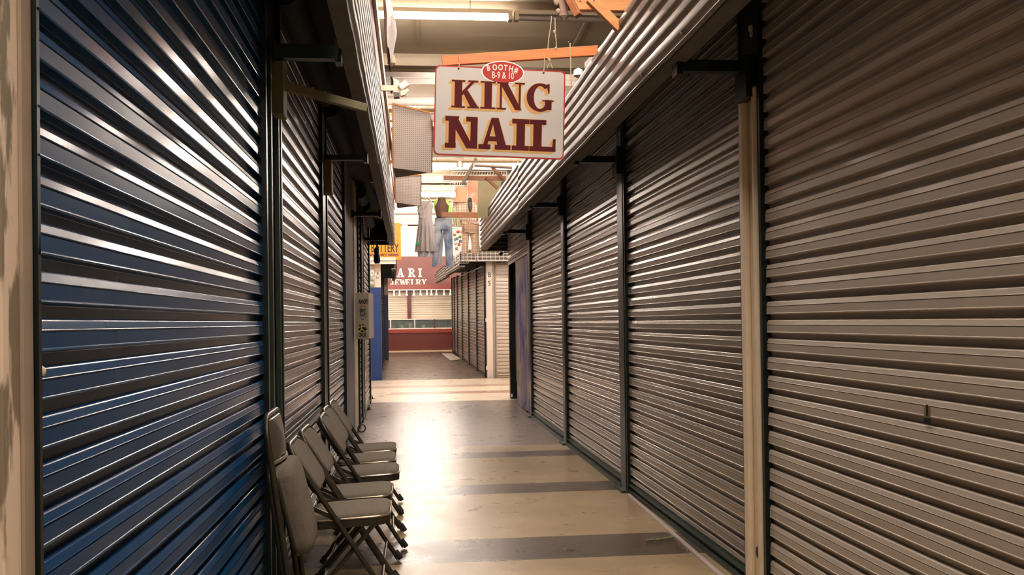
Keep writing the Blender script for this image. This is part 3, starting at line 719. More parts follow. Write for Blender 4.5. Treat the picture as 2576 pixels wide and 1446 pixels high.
b.prism([fr(.05, .285*hh, .003), fr(.07, .27*hh, .003), fr(.085, .31*hh, .003), fr(.06, .32*hh, .003)], nI*.001)
b.prism([fr(.09, .31*hh, .003), fr(.11, .30*hh, .003), fr(.13, .325*hh, .003), fr(.105, .33*hh, .003)], nI*.001)
b.build('bird_emblem', INK, t)

# ------------------------------------------------------------ the hanging sign
YS = 6.5
c0, c1, c2, c3 = at(1090, 389, Y=YS), at(1418, 402, Y=YS), at(1427, 178, Y=YS), at(1100, 165, Y=YS)
su = (c1-c0).normalized(); sv = Vector((0, 0, 1)); sn0 = su.cross(sv).normalized(); sv = sn0.cross(su).normalized()*-1
if sv.z < 0: sv = -sv
sn = su.cross(sv).normalized()      # faces the camera (towards -Y)
SW = (c1-c0).length; SH = ((c2-c1).length+(c3-c0).length)/2
t = thing('hanging_sign', 'white hanging sign reading KING NAIL with a red oval on top', 'sign', (c0+c2)/2)
def sg(u, v, d=0.): return c0+su*u+sv*v+sn*d
def rrect(u0, v0, u1, v1, r, d, n=6):
    out = []
    for cx, cy, a0 in ((u1-r, v0+r, -90), (u1-r, v1-r, 0), (u0+r, v1-r, 90), (u0+r, v0+r, 180)):
        for k in range(n+1):
            a = radians(a0+90*k/n); out.append(sg(cx+r*cos(a), cy+r*sin(a), d))
    return out
MB().prism(rrect(0, 0, SW, SH, .035, -.012), sn*.012).build('red_border', SIGNR, t)
MB().prism(rrect(.009, .009, SW-.009, SH-.009, .03, .0005), sn*.0015).build('sign_face', SIGNW, t)
def oval(u, v, ru, rv, d, dep, m_, nm):
    MB().prism([sg(u+ru*cos(2*pi*k/40), v+rv*sin(2*pi*k/40), d) for k in range(40)], sn*dep).build(nm, m_, t)
px = SW/328.
ou, ov = (1264-1095)*px, SH-(188-170)*px+.02
oval(ou, ov, 54*px, 28.5*px, -.008, .012, WHITEPL, 'oval_rim')
oval(ou, ov, 51*px, 26*px, .0042, .002, SIGNR, 'oval_badge')
def sgc(u, v, d): return sg(u, v, d)
# BOOTH# follows a slight arch
word = 'BOOTH#'
wds = [.0360, .0385, .0385, .0330, .0370, .0320]; x = -sum(wds)/2
for ch, wd in zip(word, wds):
    xm = x+wd/2; a = -xm*2.2
    uu = (su*cos(a)+sv*sin(a)); vv = (sv*cos(a)-su*sin(a))
    o_ = sg(ou+x, ov+.014-xm*xm*1.3, .0065)
    text_mb(ch, o_, uu, vv, .040, LETTER, 'badge_letter', t, bold=.03, sx=.76, depth=.001); x += wd
text_mb('B-9 & 10', sg(ou, ov-.044, .0065), su, sv, .048, LETTER, 'badge_lettering', t, bold=.015, sx=.66, align='CENTER', depth=.001)
# KING / NAIL in maroon with gold drop shade
for body, u0, v0, hgt, wide, gap, kw in (('KING', 42*px, (388-268)*px, 69*px, .995, .075, dict(T=.27, s=.06, th=.075)), ('NAIL', 28*px, (388-369)*px, 79*px, 1.0, .04, dict(T=.27, s=.15, th=.22))):
    for k, (ox, oy) in enumerate(((-.022, -.017), (-.015, -.0115), (-.008, -.006), (.003, .003), (-.003, .003))):
        slab_text(body, sg(u0, v0, .0022), su, sv, hgt, GOLD, t, 'letter_shade', gap=gap, depth=.0006+.0001*k, wide=wide, off=(ox, oy, 0), **kw)
    slab_text(body, sg(u0, v0, .0030), su, sv, hgt, MAROON, t, 'letter', gap=gap, depth=.0012, wide=wide, **kw)
for u in (58*px, 272*px):
    q = sg(u, SH-.018, .003)
    MB().lathe(q, sn, [(0, .007), (.003, .007), (.004, .003)], 10).build('grommet', BLACKM, t, True)
    # the wires that hold the sign, looped over the wooden bar
    e = Vector((q.x, q.y, q.z+.10+.04*(u > .4)))
    MB().tube([q, q.lerp(e, .5)+Vector((.01, 0, 0)), e], .003, 5).build('hanging_wire', ROPE, t)
# orange board carrying the sign
t = thing('wooden_board', 'orange stained wooden board that carries the white sign', 'wooden board', at(1300, 140, Y=YS))
a, bq = at(1112, 155, Y=YS+.03), at(1503, 129, Y=YS+.03)
bd = (bq-a).normalized()
MB().beam(a, bq, .04, .062).build('board', ORWOOD, t, bevel=.002)
MB().beam(a+Vector((0, 0, .033)), bq+Vector((0, 0, .033)), .042, .008).build('top_edge', WOOD, t)
# strings above
t = thing('hanging_string', 'knotted strings tying the orange board to the tangle above', 'string', at(1395, 60, Y=YS+.03))
for pts in (((1388, 40), (1384, 75), (1380, 100), (1378, 126)), ((1396, 45), (1397, 80), (1399, 105), (1400, 124)), ((1378, 145), (1382, 158), (1376, 172)), ((1382, 150), (1390, 172))):
    MB().tube([at(x, y, Y=YS+.01) for x, y in pts], .0035, 5).build('string_strand', ROPE, t)
for x, y, r in ((1395, 80, .012), (1398, 122, .010), (1382, 152, .014), (1400, 5, .022), (1404, 28, .018)):
    MB().lathe(at(x, y, Y=YS+.01), (0, 0, 1), [(-r, .3*r), (-r*.4, r*.9), (r*.4, r), (r, .3*r)], 8).build('knot', ROPE, t, True)
t = thing('hook_rod', 'thin metal rod hanging through the orange board right of the strings', 'rod', at(1437, 160, Y=YS))
MB().tube([at(1434, 105, Y=YS), at(1437, 215, Y=YS)], .004, 6).build('rod', FIXM, t)
MB().tube([at(1430, 106, Y=YS), at(1440, 106, Y=YS)], .006, 6).build('cross_pin', BLACKM, t)
# pine frame at the upper right
Yw = 5.6
def plank(x0, y0, x1, y1, Y0, Y1, wd, ht, m_, name, label, cat='wooden beam'):
    a, bq = at(x0, y0, Y=Y0), at(x1, y1, Y=Y1)
    t = thing(name, label, cat, a)
    MB().beam(a, bq, wd, ht).build('timber', m_, t, bevel=.003)
    if m_ in (WOOD, BRWOOD):
        d = (bq-a)
        MB().lathe(a+d*.12+Vector((0, -wd/2-.001, 0)), (0, -1, 0), [(0, .004), (.002, .004)], 8).build('nail_head', BLACKM, t)
    return t
plank(1438, 6, 1600, 10, Yw, Yw, .045, .10, WOOD, 'pine_beam', 'pine beam crossing at the top of the view above the right fascia')
plank(1483, -4, 1560, 72, Yw-.1, Yw-.1, .045, .055, WOOD, 'pine_brace', 'diagonal pine brace at the top of the view, below the pine beam')
plank(1455, 40, 1420, -25, Yw-.1, Yw-.05, .04, .04, BRWOOD, 'dark_stick', 'dark wood stick in the tangle at the top of the view')
plank(1570, 68, 1475, 165, 6.0, 7.6, .03, .05, BEIGE, 'cap_timber', 'weathered timber lying along the top of the right fascia')
tag(MB().lathe(at(1418, 12, Y=Yw), (0, 0, -1), [(-.05, .01), (-.02, .03), (.03, .024), (.07, .03), (.1, .006)], 9).build('rag', mat('rag', (.42, .28, .23), .95, var=.4, vscale=30), None, True), 'knotted pinkish rag hanging at the top of the view', 'rag')
tag(MB().lathe(at(1455, 185, Y=8.2), (0, 0, 1), [(-.04, .005), (-.02, .045), (.03, .04), (.05, .005)], 10).build('foam_wad', CLOTHW, None, True), 'white foam wad on top of the right fascia beside the sign', 'foam')
for k, (x, y, Y) in enumerate(((1897, 85, 4.5), (1565, 345, 7.42))):
    t = thing('foam_wad', ['pale expanding foam at the top of the cream post', 'pale expanding foam at the top of the nearest black post'][k], 'foam', at(x, y, Y=Y))
    for dx, dy, r in ((-6, -12, .020), (0, 0, .024), (6, 14, .022), (10, 26, .016)):
        q = at(x+dx*4.5/Y, y+dy*4.5/Y*1.1, Y=Y)
        MB().lathe(q, (.2, .1, 1), [(-r, .2*r), (-r*.5, r*.9), (r*.4, r), (r, .2*r)], 9).build('foam_blob', FOAM, t, True)

# ------------------------------------------------------------ above the left fascia
t = thing('plank_screen', 'reddish brown wooden edge above the left fascia at the top of the view', 'wooden frame', (-.30, 6.5, 3.4))
ya, yb = 5.0, 16.9
for zz, hh_, xx, m_ in ((3.42, .16, -.27, BRWOOD), (3.62, .20, -.262, mat('pink_board', (.42, .26, .20), .6, var=.3, vscale=6)), (3.9, .34, -.256, BRWOOD)):
    MB().box(xx-.03, xx, ya, yb, zz-hh_/2, zz+hh_/2).build('plank', m_, t, bevel=.002)
MB().box(-.262, -.235, ya, yb, 3.73, 3.76).build('light_lip', CREAM, t)
# hanging white cloth, above
t = thing('white_cloth', 'white plastic sheet bulging out above the left fascia', 'sheet', at(985, 60, Y=7.2))
prof = [(-20, 962, 968), (0, 964, 978), (30, 965, 988), (55, 966, 994), (75, 967, 998), (100, 969, 993), (130, 972, 986), (150, 976, 982)]
b = MB(); rings = []
for (y, xa, xb) in prof:
    c = at((xa+xb)/2, y, Y=7.2); hw = (xb-xa)/2*7.2/F
    rings.append([c+Vector((hw*cos(2*pi*k/16), .35*sin(2*pi*k/16)*(1+.1*sin(k*2+y)), 0)) for k in range(16)])
b.add([q for r in rings for q in r], [(i*16+j, i*16+(j+1) % 16, (i+1)*16+(j+1) % 16, (i+1)*16+j) for i in range(len(rings)-1) for j in range(16)]); b.build('sheet', CLOTHW, t, True)
tag(MB().lathe(at(985, 150, Y=7.4), (0, 0, 1), [(-.05, .01), (-.03, .032), (.02, .028), (.05, .01)], 9).build('foam_lump', FOAM, None, True), 'small cream foam lump hanging below the white plastic sheet', 'foam')
# twin-head emergency light
YE = 9.0
c = at(990, 222, Y=YE)
t = thing('emergency_light', 'cream emergency light with square lamp heads left of the sign', 'emergency light', c)
k_ = YE/F
MB().prism([at(990, 196, Y=YE), at(1004, 202, Y=YE), at(1006, 234, Y=YE), at(990, 232, Y=YE)], (0, .09, 0)).build('housing', CREAM, t, bevel=.004)
MB().prism([at(989, 231, Y=YE), at(1005, 233, Y=YE), at(1005, 243, Y=YE), at(991, 244, Y=YE)], (0, .08, 0)).build('battery_cover', SOFFIT, t)
for nm, pts, pin in (('lamp_head', ((1019, 200), (1031, 213), (1011, 226), (1000, 214)), ((1019, 202), (1029, 213), (1011, 223), (1002, 214))), ('lamp_head', ((1024, 223), (1031, 227), (1018, 239), (1008, 241), (1007, 229)), None)):
    h_ = MB().prism([at(x, y, Y=YE-.05) for x, y in pts], (0, .055, 0)).build(nm, CREAM, t, bevel=.003)
    if pin: MB().prism([at(x, y, Y=YE-.053) for x, y in pin], (0, .004, 0)).build('lens', mat('lens_grey', (.16, .15, .15), .15, var=.6, vscale=25), h_)
MB().beam(c, Vector((-.262, YE, c.z)), .03, .05).build('mount_arm', CREAM, t)
MB().tube([at(984, 193, Y=YE), at(987, 205, Y=YE), at(985, 235, Y=YE)], .010, 8).build('cable', BLACKM, t, True)
# pegboard display boxes standing out over the aisle
for k, (Y, pts, und, lab) in enumerate((
        (12.4, ((987, 261), (1088, 280), (1087, 431), (989, 422)), .40, 'large pegboard display panel beside the white sign'),
        (15.8, ((993, 443), (1060, 437), (1059, 516), (995, 509)), .35, 'smaller pegboard display panel below and behind the large one'))):
    P = [at(x, y, Y=Y) for x, y in pts]
    P[1].y += .12; P[2].y += .12
    t = thing('pegboard_panel', lab, 'pegboard', P[3])
    MB().prism(P, (0, .012, 0)).build('pegboard_sheet', PEG, t)
    d = Vector((.0, und, -.02*0))
    # tapering cabinet behind the sheet
    MB().add([P[3]+Vector((0, .015, .012)), P[2]+Vector((0, .015, .012)), P[3]+Vector((.02, und+.45, .0)), P[0]+Vector((0, .015, -.01)), P[1]+Vector((0, .015, -.01)), P[0]+Vector((.02, und+.45, 0))],
             [(0, 1, 2), (3, 5, 4), (0, 3, 4, 1), (1, 4, 5, 2), (2, 5, 3, 0)]).build('cabinet_back', BRWOOD if k == 9 else mat('dark_brown_board', (.05, .022, .014), .7), t)
    MB().beam(P[0], P[1], .03, .02).build('top_strip', WOOD, t); MB().beam(P[0], P[3], .03, .02).build('edge_strip', WOOD, t)
    MB().beam(P[3]+Vector((0, .02, .08)), Vector((-.264, Y+.02, P[3].z+.08)), .03, .04).build('mounting_cleat', WOOD, t)
    MB().beam(P[1], P[2], .016, .012).build('edge_strip', mat('dark_brown_board', (.05, .022, .014), .7), t)
tag(MB().beam(at(1092, 295, Y=12.2), at(1086, 293, Y=12.52), .02, .02).lathe(at(1092, 295, Y=12.2), (0, 0, 1), [(-.05, .02), (-.03, .035), (.03, .035), (.045, .05), (.055, .05)], 12).build('white_lamp', WHITEPL, None, True), 'small white lamp between the large pegboard and the white sign', 'lamp')

# under the left canopy: hung plywood piece, framed picture, sprinkler bits
q0, q1 = at(880, 402, Y=9.3), at(952, 470, Y=9.9)
tag(MB().prism([at(922, 405, Y=9.3), at(950, 402, Y=9.3), at(958, 455, Y=9.3), at(932, 458, Y=9.3)], (0, .06, 0)).build('plywood_block', BRWOOD, None), 'brown plywood piece fixed inside the left canopy edge', 'plywood')
t = thing('picture_card', 'blue card with a red mark in a white frame under the left canopy', 'card', at(955, 490, Y=11))
MB().prism([at(934, 462, Y=11), at(958, 458, Y=11), at(972, 508, Y=11), at(952, 512, Y=11)], (0, .03, 0)).build('frame', WHITEP, t)
MB().prism([at(937, 475, Y=10.99), at(954, 472, Y=10.99), at(963, 506, Y=10.99), at(950, 509, Y=10.99)], (0, .006, 0)).build('blue_print', mat('card_blue', (.10, .17, .42), .4), t)
MB().prism([at(940, 475, Y=10.98), at(948, 474, Y=10.98), at(949, 484, Y=10.98), at(942, 485, Y=10.98)], (0, .006, 0)).build('red_mark', mat('card_red', (.42, .14, .09), .4), t)

# ------------------------------------------------------------ wooden arms and clothes past the sign
plank(1115, 447, 1272, 449, 13.0, 13.0, .04, .060, BRWOOD, 'wooden_board', 'upper brown wooden arm reaching in from the right fascia', 'wooden board')
plank(1112, 540, 1212, 541, 16.3, 16.3, .045, .085, BRWOOD, 'wooden_board', 'lower brown wooden arm in front of the hung clothes', 'wooden board')
plank(1198, 398, 1164, 462, 12.96, 12.96, .035, .045, SOFFIT if 0 else mat('grey_brown_wood', (.30, .20, .12), .6, var=.3, vscale=9), 'diagonal_pole', 'grey brown pole leaning across the upper wooden arm', 'pole')
plank(1236, 418, 1272, 455, 12.96, 12.96, .035, .04, BRWOOD, 'wooden_brace', 'short brown brace at the right end of the upper arm', 'brace')
plank(1222, 446, 1252, 474, 12.96, 12.96, .035, .04, BRWOOD, 'wooden_brace', 'short brown brace running down below the upper arm', 'brace')
t = thing('white_rail', 'thick pale rail above the upper wooden arm', 'rail', at(1195, 416, Y=12.9))
MB().tube([at(1192, 415, Y=12.9), at(1288, 421, Y=12.9)], .022, 10).build('rail', mat('pale_wood', (.50, .36, .28), .6), t, True)
for y in (413, 418): MB().lathe(at(1192, y, Y=12.88), (0, -1, 0), [(0, .014), (.02, .014), (.024, .004)], 9).build('end_cap', WHITEPL, t, True)
# white wire trays and hanging grid
def grid(pa, pb, pc, pd, nu, nv, r, name, label, m_=WHITEPL, Y=None, xf=None):
    t = thing(name, label, 'wire grid', pa)
    b = MB(xf)
    for i in range(nu+1):
        f = i/nu; b.tube([pa.lerp(pb, f), pd.lerp(pc, f)], r, 5)
    for j in range(nv+1):
        f = j/nv; b.tube([pa.lerp(pd, f), pb.lerp(pc, f)], r, 5)
    b.build('wires', m_, t, True)
    fr_ = MB(xf); fr_.tube([pa, pb], r*1.7, 6).tube([pd, pc], r*1.7, 6).tube([pa, pd], r*1.7, 6).tube([pb, pc], r*1.7, 6); fr_.build('frame', m_, t, True)
    return t
YC = 16.75
grid(at(1133, 441, Y=13.01), at(1275, 441, Y=13.01), at(1275, 431, Y=13.01), at(1140, 431, Y=13.01), 20, 1, .004, 'wire_tray', 'white wire tray above the upper wooden arm')
grid(at(1135, 662, Y=YC+.25), at(1178, 662, Y=YC+.25), at(1178, 456, Y=YC+.25), at(1134, 456, Y=YC+.25), 8, 20, .0035, 'wire_grid', 'white wire display grid behind the hung clothes')

def garment(name, rows, Y, m_, parent, depth=.05, folds=0., nf=5, n=28, seed=1):
    """rows: (pixel y, x left, x right) -> a closed cloth body with pleats"""
    b = MB(); R_ = random.Random(seed); k = len(rows); rings = []
    # resample rows
    rr = []
    for i in range(k-1):
        for s_ in range(3):
            f = s_/3; rr.append(tuple(rows[i][q]*(1-f)+rows[i+1][q]*f for q in range(3)))
    rr.append(rows[-1])
    for i, (y, xa, xb) in enumerate(rr):
        pa_, pb_ = at(xa, y, Y=Y), at(xb, y, Y=Y); c = (pa_+pb_)/2; hw = (pb_-pa_).length/2; fo = folds*(i/len(rr))
        ring = []
        for j in range(n):
            a = 2*pi*j/n
            dx = hw*cos(a); dy = (min(depth, hw*.9))*sin(a)*(1+fo*2.2*sin(nf*a*2+seed)); dz = .008*fo*sin(nf*a)
            ring.append(c+Vector((dx, dy, dz)))
        rings.append(ring)
    kk = len(rings)
    b.add([q for r in rings for q in r], [(i*n+j, i*n+(j+1) % n, (i+1)*n+(j+1) % n, (i+1)*n+j) for i in range(kk-1) for j in range(n)]+[tuple(range(n)), tuple(range((kk-1)*n, kk*n))[::-1]])
    return b.build(name, m_, parent, True, angle=70)
def gthing(name, label, x, y, cat='garment'): return thing(name, label, cat, at(x, y, Y=YC))
# pale dress
t = gthing('pale_dress', 'pale grey sleeveless dress with ruffles and a flared skirt', 1072, 500)
garment('bodice', [(506, 1060, 1086), (516, 1049, 1090), (526, 1051, 1088), (540, 1052, 1087), (552, 1053, 1087)], YC, DRESS, t, .06, .1)
garment('skirt', [(551, 1053, 1087), (570, 1051, 1091), (600, 1047, 1096), (625, 1044, 1100), (633, 1043, 1101)], YC, DRESS, t, .10, .30, 6, 40)
garment('underskirt', [(628, 1049, 1098), (646, 1052, 1094)], YC+.03, CLOTHW, t, .07, .3, 5)
for pts in (((1057, 520), (1052, 530), (1058, 538), (1056, 546), (1066, 550), (1073, 546)), ((1070, 500), (1076, 497), (1082, 504), (1074, 510), (1070, 522))):
    b = MB()
    b.tube([at(x, y, Y=YC-.06) for x, y in pts], [.014+.006*((i % 2)) for i in range(len(pts))], 8); b.build('ruffle', DRESS, t, True)
MB().tube([at(1054, 516, Y=YC), at(1044, 510, Y=YC)], [.03, .012], 8).build('strap', DRESS, t, True)
MB().lathe(at(1050, 612, Y=YC-.09), (0, -1, 0), [(0, .030), (.004, .030), (.006, .01)], 12).build('price_sticker', mat('green_sticker', (.02, .42, .16), .5), t)
# green shirt with brown halter
t = gthing('green_shirt', 'lime green short-sleeved shirt hanging behind a brown halter top', 1112, 500)
garment('shirt_body', [(499, 1100, 1118), (505, 1092, 1128), (520, 1090, 1136), (535, 1095, 1134), (550, 1098, 1130)], YC+.04, GREENF, t, .045, .05)
t2 = gthing('halter_top', 'brown halter top over the lime green shirt', 1112, 500)
garment('body', [(498, 1102, 1120), (508, 1100, 1122), (518, 1094, 1129), (525, 1095, 1128), (546, 1098, 1126)], YC-.05, BROWNF, t2, .05, .08)
MB().tube([at(x, y, Y=YC-.06) for x, y in ((1102, 502), (1104, 496), (1112, 495), (1119, 497), (1121, 503))], .006, 6).build('neck_strap', BROWNF, t2, True)
MB().tube([at(x, y, Y=YC-.03) for x, y in ((1104, 498), (1111, 494), (1111, 490), (1114, 491))], .004, 6).build('hanger_hook', WHITEPL, t2, True)
# jeans
def trousers(t, m_, top, crotch, bot, xl, xr, xm, lb, rb, Y, dep=.055, nm='leg'):
    garment('hip', [(top, xl, xr), ((top+crotch)/2, xl-1, xr+1), (crotch+3, xl-1, xr+1)], Y, m_, t, dep, .03)
    garment(nm, [(crotch-3, xl-1, xm+1), (crotch+12, xl-1, xm-1.5), ((crotch+bot)/2, (xl+lb[0])/2, (xm-2+lb[1])/2), (bot, lb[0], lb[1])], Y, m_, t, dep*.8, .05, seed=2)
    garment(nm, [(crotch-3, xm-1, xr+1), (crotch+12, xm+1.5, xr+1), ((crotch+bot)/2, (xm+2+rb[0])/2, (xr+rb[1])/2), (bot, rb[0], rb[1])], Y, m_, t, dep*.8, .05, seed=3)
t = gthing('faded_jeans', 'faded blue jeans hanging in front of the red board', 1115, 550, 'jeans')
trousers(t, DENIM, 550, 575, 671, 1094, 1137, 1114, (1086, 1098), (1122, 1141), YC)
garment('waistband', [(548, 1094, 1137), (553, 1094, 1137)], YC, DENIM, t, .062)
MB().lathe(at(1113, 552, Y=YC-.065), (0, -1, 0), [(0, .009), (.004, .009)], 8).build('button', CHROME, t)
t = gthing('grey_trousers', 'plain pale grey trousers hanging behind the faded jeans', 1105, 600, 'trousers')
garment('leg', [(585, 1100, 1118), (620, 1100, 1114), (664, 1092, 1111)], YC+.12, mat('grey_cotton', (.42, .42, .46), .85), t, .05)
# peach camisole
t = gthing('peach_camisole', 'peach camisole with thin straps on the wire grid', 1160, 470)
garment('body', [(470, 1146, 1178), (480, 1145, 1177), (492, 1147, 1175), (505, 1141, 1182), (509, 1139, 1184)], YC, PEACH, t, .05, .12)
for pts in (((1147, 471), (1141, 456)), ((1177, 471), (1175, 456))): MB().tube([at(x, y, Y=YC) for x, y in pts], .006, 6).build('strap', PEACH, t, True)
# plaid things
t = gthing('plaid_shirt', 'pale plaid short-sleeved shirt below the peach camisole', 1175, 520)
garment('body', [(509, 1150, 1192), (518, 1146, 1201), (540, 1150, 1202), (556, 1158, 1200)], YC+.02, PLAID2, t, .05, .08)
t = gthing('plaid_trousers', 'orange plaid cropped trousers with a tied belt', 1185, 570, 'trousers')
trousers(t, PLAID, 560, 585, 637, 1163, 1204, 1182, (1160, 1176), (1187, 1208), YC, .06)
garment('pocket_flap', [(562, 1165, 1183), (584, 1168, 1182)], YC-.06, PLAID, t, .02)
MB().tube([at(x, y, Y=YC-.06) for x, y in ((1163, 562), (1180, 559), (1202, 564))], .008, 6).build('belt', PLAID, t, True)
t = gthing('floral_skirt', 'floral print skirt left of the orange plaid trousers', 1150, 520)
garment('skirt', [(510, 1139, 1150), (530, 1137, 1158), (545, 1138, 1160), (570, 1142, 1164)], YC+.06, FLORAL, t, .045, .2)
t = gthing('grey_shoe', 'dark grey pointed shoe hanging on the grid under the camisole', 1183, 515, 'shoe')
MB().lathe(at(1182, 503, Y=YC-.12), (.02, -.1, -1), [(0, .030), (.01, .042), (.07, .045), (.11, .040), (.16, .028), (.21, .012), (.22, .003)], 12).build('upper', GREYSHOE, t, True)
MB().lathe(at(1182, 502, Y=YC-.16), (0, -1, 0), [(0, .036), (.012, .036), (.014, .02)], 12).build('heel', INK, t, True)
MB().tube([at(1179, 502, Y=YC-.12), at(1177, 500, Y=YC+.25)], .005, 6).build('shoe_hook', WHITEPL, t, True)
t3 = thing('grid_hook', 'white wire hooks holding the display grid to the lower wooden arm', 'hook', at(1150, 538, Y=16.6))
for x_ in (1140, 1172):
    MB().tube([at(x_, 539, Y=16.33), at(x_, 537, Y=YC+.25)], .006, 6).build('hook_wire', WHITEPL, t3, True)
# toys and trinkets on the grid
for k, (x, y) in enumerate(((1144, 590), (1150, 600), (1157, 595), (1146, 612), (1155, 615), (1149, 625), (1158, 606), (1145, 602), (1160, 583), (1152, 583))):
    m_ = [RAINBOW, mat('toy_blue', (.25, .4, .65), .4), mat('toy_green', (.3, .6, .1), .4), mat('toy_white', (.8, .75, .7), .4), mat('toy_red', (.7, .08, .04), .4)][k % 5]
    tag(MB().lathe(at(x, y, Y=YC+.235), (0, 0, 1), [(-.03, .01), (-.015, .03), (.015, .026), (.03, .008)], 7).build('small_toy', m_, None, True), 'small colourful toy clipped to the white wire grid', 'toy', 'small toys on the wire grid')
# poster and yellowed panel beside the clothes
t = thing('poster', 'tall glossy poster in skin and brown tones beside the camisole', 'poster', at(1190, 480, Y=YC+.1))
MB().prism([at(1176, 557, Y=YC+.1), at(1203, 557, Y=YC+.1), at(1202, 455, Y=YC+.1), at(1178, 455, Y=YC+.1)], (0, .01, 0)).build('print', POSTER, t)
t = thing('translucent_panel', 'yellowed plastic panel between the poster and the right fascia', 'panel', at(1230, 500, Y=15.2))
MB().prism([at(1201, 548, Y=15.2), at(1240, 548, Y=15.2), at(1262, 455, Y=15.2), at(1202, 455, Y=15.2)], (0, .01, 0)).build('sheet', YELPAN, t)

# ------------------------------------------------------------ left beyond: orange sign, lamp, pillar B 55
YO = 22.5
struct(MB().box(-.72, -.30, 17.0, 17.05, 2.74, 3.16).build('trim_45', CANSHADE))
t = thing('orange_sign', 'orange sign about jewelry settings, half hidden by the left fascia', 'sign', at(960, 640, Y=YO))
MB().prism([at(905, 656, Y=YO), at(1009, 653, Y=YO), at(1008, 561, Y=YO), at(905, 558, Y=YO)], (0, .03, 0)).build('sign_board', ORANGE, t)
ks = YO/F; ox = Vector((1, 0, -.012)).normalized(); oz = Vector((0, 0, 1))
text_mb('WATCH BATTERY', at(1003, 634, Y=YO-.004), ox, oz, 22*ks, INK, 'sign_lettering', t, bold=.02, sx=.55, align='RIGHT')
text_mb('and jewelry/ settings', at(1003, 644, Y=YO-.004), ox, oz, 8.5*ks, INK, 'sign_lettering', t, bold=.02, sx=.74, align='RIGHT')
t = thing('spot_lamp', 'black cylindrical lamp hanging in front of the orange sign', 'lamp', at(948, 640, Y=16))
MB().lathe(at(947, 622, Y=16), (.03, 0, -1), [(0, .02), (.03, .045), (.12, .04), (.14, .055), (.24, .055), (.25, .045), (.27, .045)], 14).build('lamp_body', BLACKM, t, True)
MB().beam(at(938, 600, Y=16), at(952, 624, Y=16), .03, .03).build('bracket', OLIVE, t)

# pillar B 55 at the far left corner
t = thing('booth_pillar', 'square pillar marked B 55, blue below and white above', 'pillar', far((-.86, .1, 0)))
MB(far).box(-1.01, -.72, 0, .28, 0, 2.2).build('lower_section', DBLUE, t)
MB(far).box(-1.01, -.72, 0, .28, 2.2, 2.78).build('upper_section', WHITEP, t)
def ft(x, z, y=-.003): return far((x, y, z))
FX, FZ = MF @ Vector((1, 0, 0)), MF @ Vector((0, 0, 1))
text_mb('B', ft(-.815, 2.50), FX, FZ, .072, INK, 'pillar_lettering', t, bold=.0, sx=.9)
text_mb('55', ft(-.84, 2.40), FX, FZ, .072, INK, 'pillar_lettering', t, bold=.0, sx=.85)
t = thing('sticker_box', 'small metal box covered with stickers on the B 55 pillar', 'box', ft(-.93, 2.24))
MB(far).box(-.99, -.86, -.06, 0, 2.23, 2.74).build('case', mat('dull_green_white', (.42, .42, .32), .5, var=.2), t, bevel=.01)
for nm, z0, z1, x0, x1, m_ in (('sticker', 2.62, 2.68, -.965, -.885, WHITEPL), ('sticker', 2.48, 2.60, -.955, -.88, WHITEPL), ('sticker', 2.39, 2.45, -.945, -.87, WHITEPL), ('sticker', 2.29, 2.36, -.975, -.885, WHITEPL)):
    MB(far).box(x0, x1, -.063, -.060, z0, z1).build(nm, m_, t)
for s_, z, x in (('CHST', 2.632, -.96), ('S&', 2.52, -.935), ('JPK', 2.40, -.94), ('CPEN', 2.335, -.965)):
    text_mb(s_, far((x, -.065, z)), FX, FZ, .038, INK, 'sticker_lettering', t, bold=.02, sx=.6, depth=.001)
# header over the pillar
t = thing('booth_header', 'white wooden header over the B 55 pillar under the orange sign', 'header', far((-.7, -.2, 2.8)))
MB(far).box(-3, -.36, -.26, -.2, 2.82, 2.90).build('upper_rail', WHITEP, t)
MB(far).box(-3, -.36, -.23, -.2, 2.74, 2.815).build('lower_rail', WHITEP, t)
MB(far).box(-1.25, -1.19, -.29, -.26, 2.83, 2.89).build('hinge', CREAM, t)
fascia((-.36, -.2), (-.36, 5.5), (1, 0), 2.62, 2.95, 'corrugated fascia of the far left row, behind the B 55 pillar', xf=far, soff=.1)
fascia((-.36, 5.52), (-.36, 9.2), (1, 0), 2.60, 2.93, 'last corrugated fascia of the far left row before the red counter', xf=far, soff=.1)
struct(MB(far).box(-5, -.38, -.1, 9.2, 2.96, 3.0).build('trim_43', CANSHADE))
for k, (y0, y1) in enumerate(((.36, 3.0), (3.12, 5.7), (5.82, 8.5))):
    shutter((-.76, y0), (-.76, y1), (1, 0), STEELL, ['nearest grey shutter of the far left row beside the B 55 pillar', 'middle grey shutter of the far left row', 'last grey shutter of the far left row'][k], xf=far, ph=.03, z1=2.8, box_=False)
t = thing('far_pillar', 'dark blue pillar at the end of the far left row, grey above', 'pillar', far((-.68, 8.8, 0)))
MB(far).box(-.78, -.60, 8.6, 8.85, 0, 2.12).build('lower_section', NAVYP, t)
MB(far).box(-.78, -.60, 8.6, 8.85, 2.12, 2.9).build('upper_section', BEIGE, t)
for y in (1.5, 3.05, 4.6, 6.2): 
    MB(far).box(-.74, -.40, y-.03, y+.03, 2.6, 2.68).build('canopy_bracket', GREENIE, None).select_set(False)
for o in [o for o in COL.objects if o.name.startswith('canopy_bracket') and o.type == 'MESH']:
    tag(o, 'short steel bracket under the far left canopy', 'bracket', 'brackets under the far left canopy')

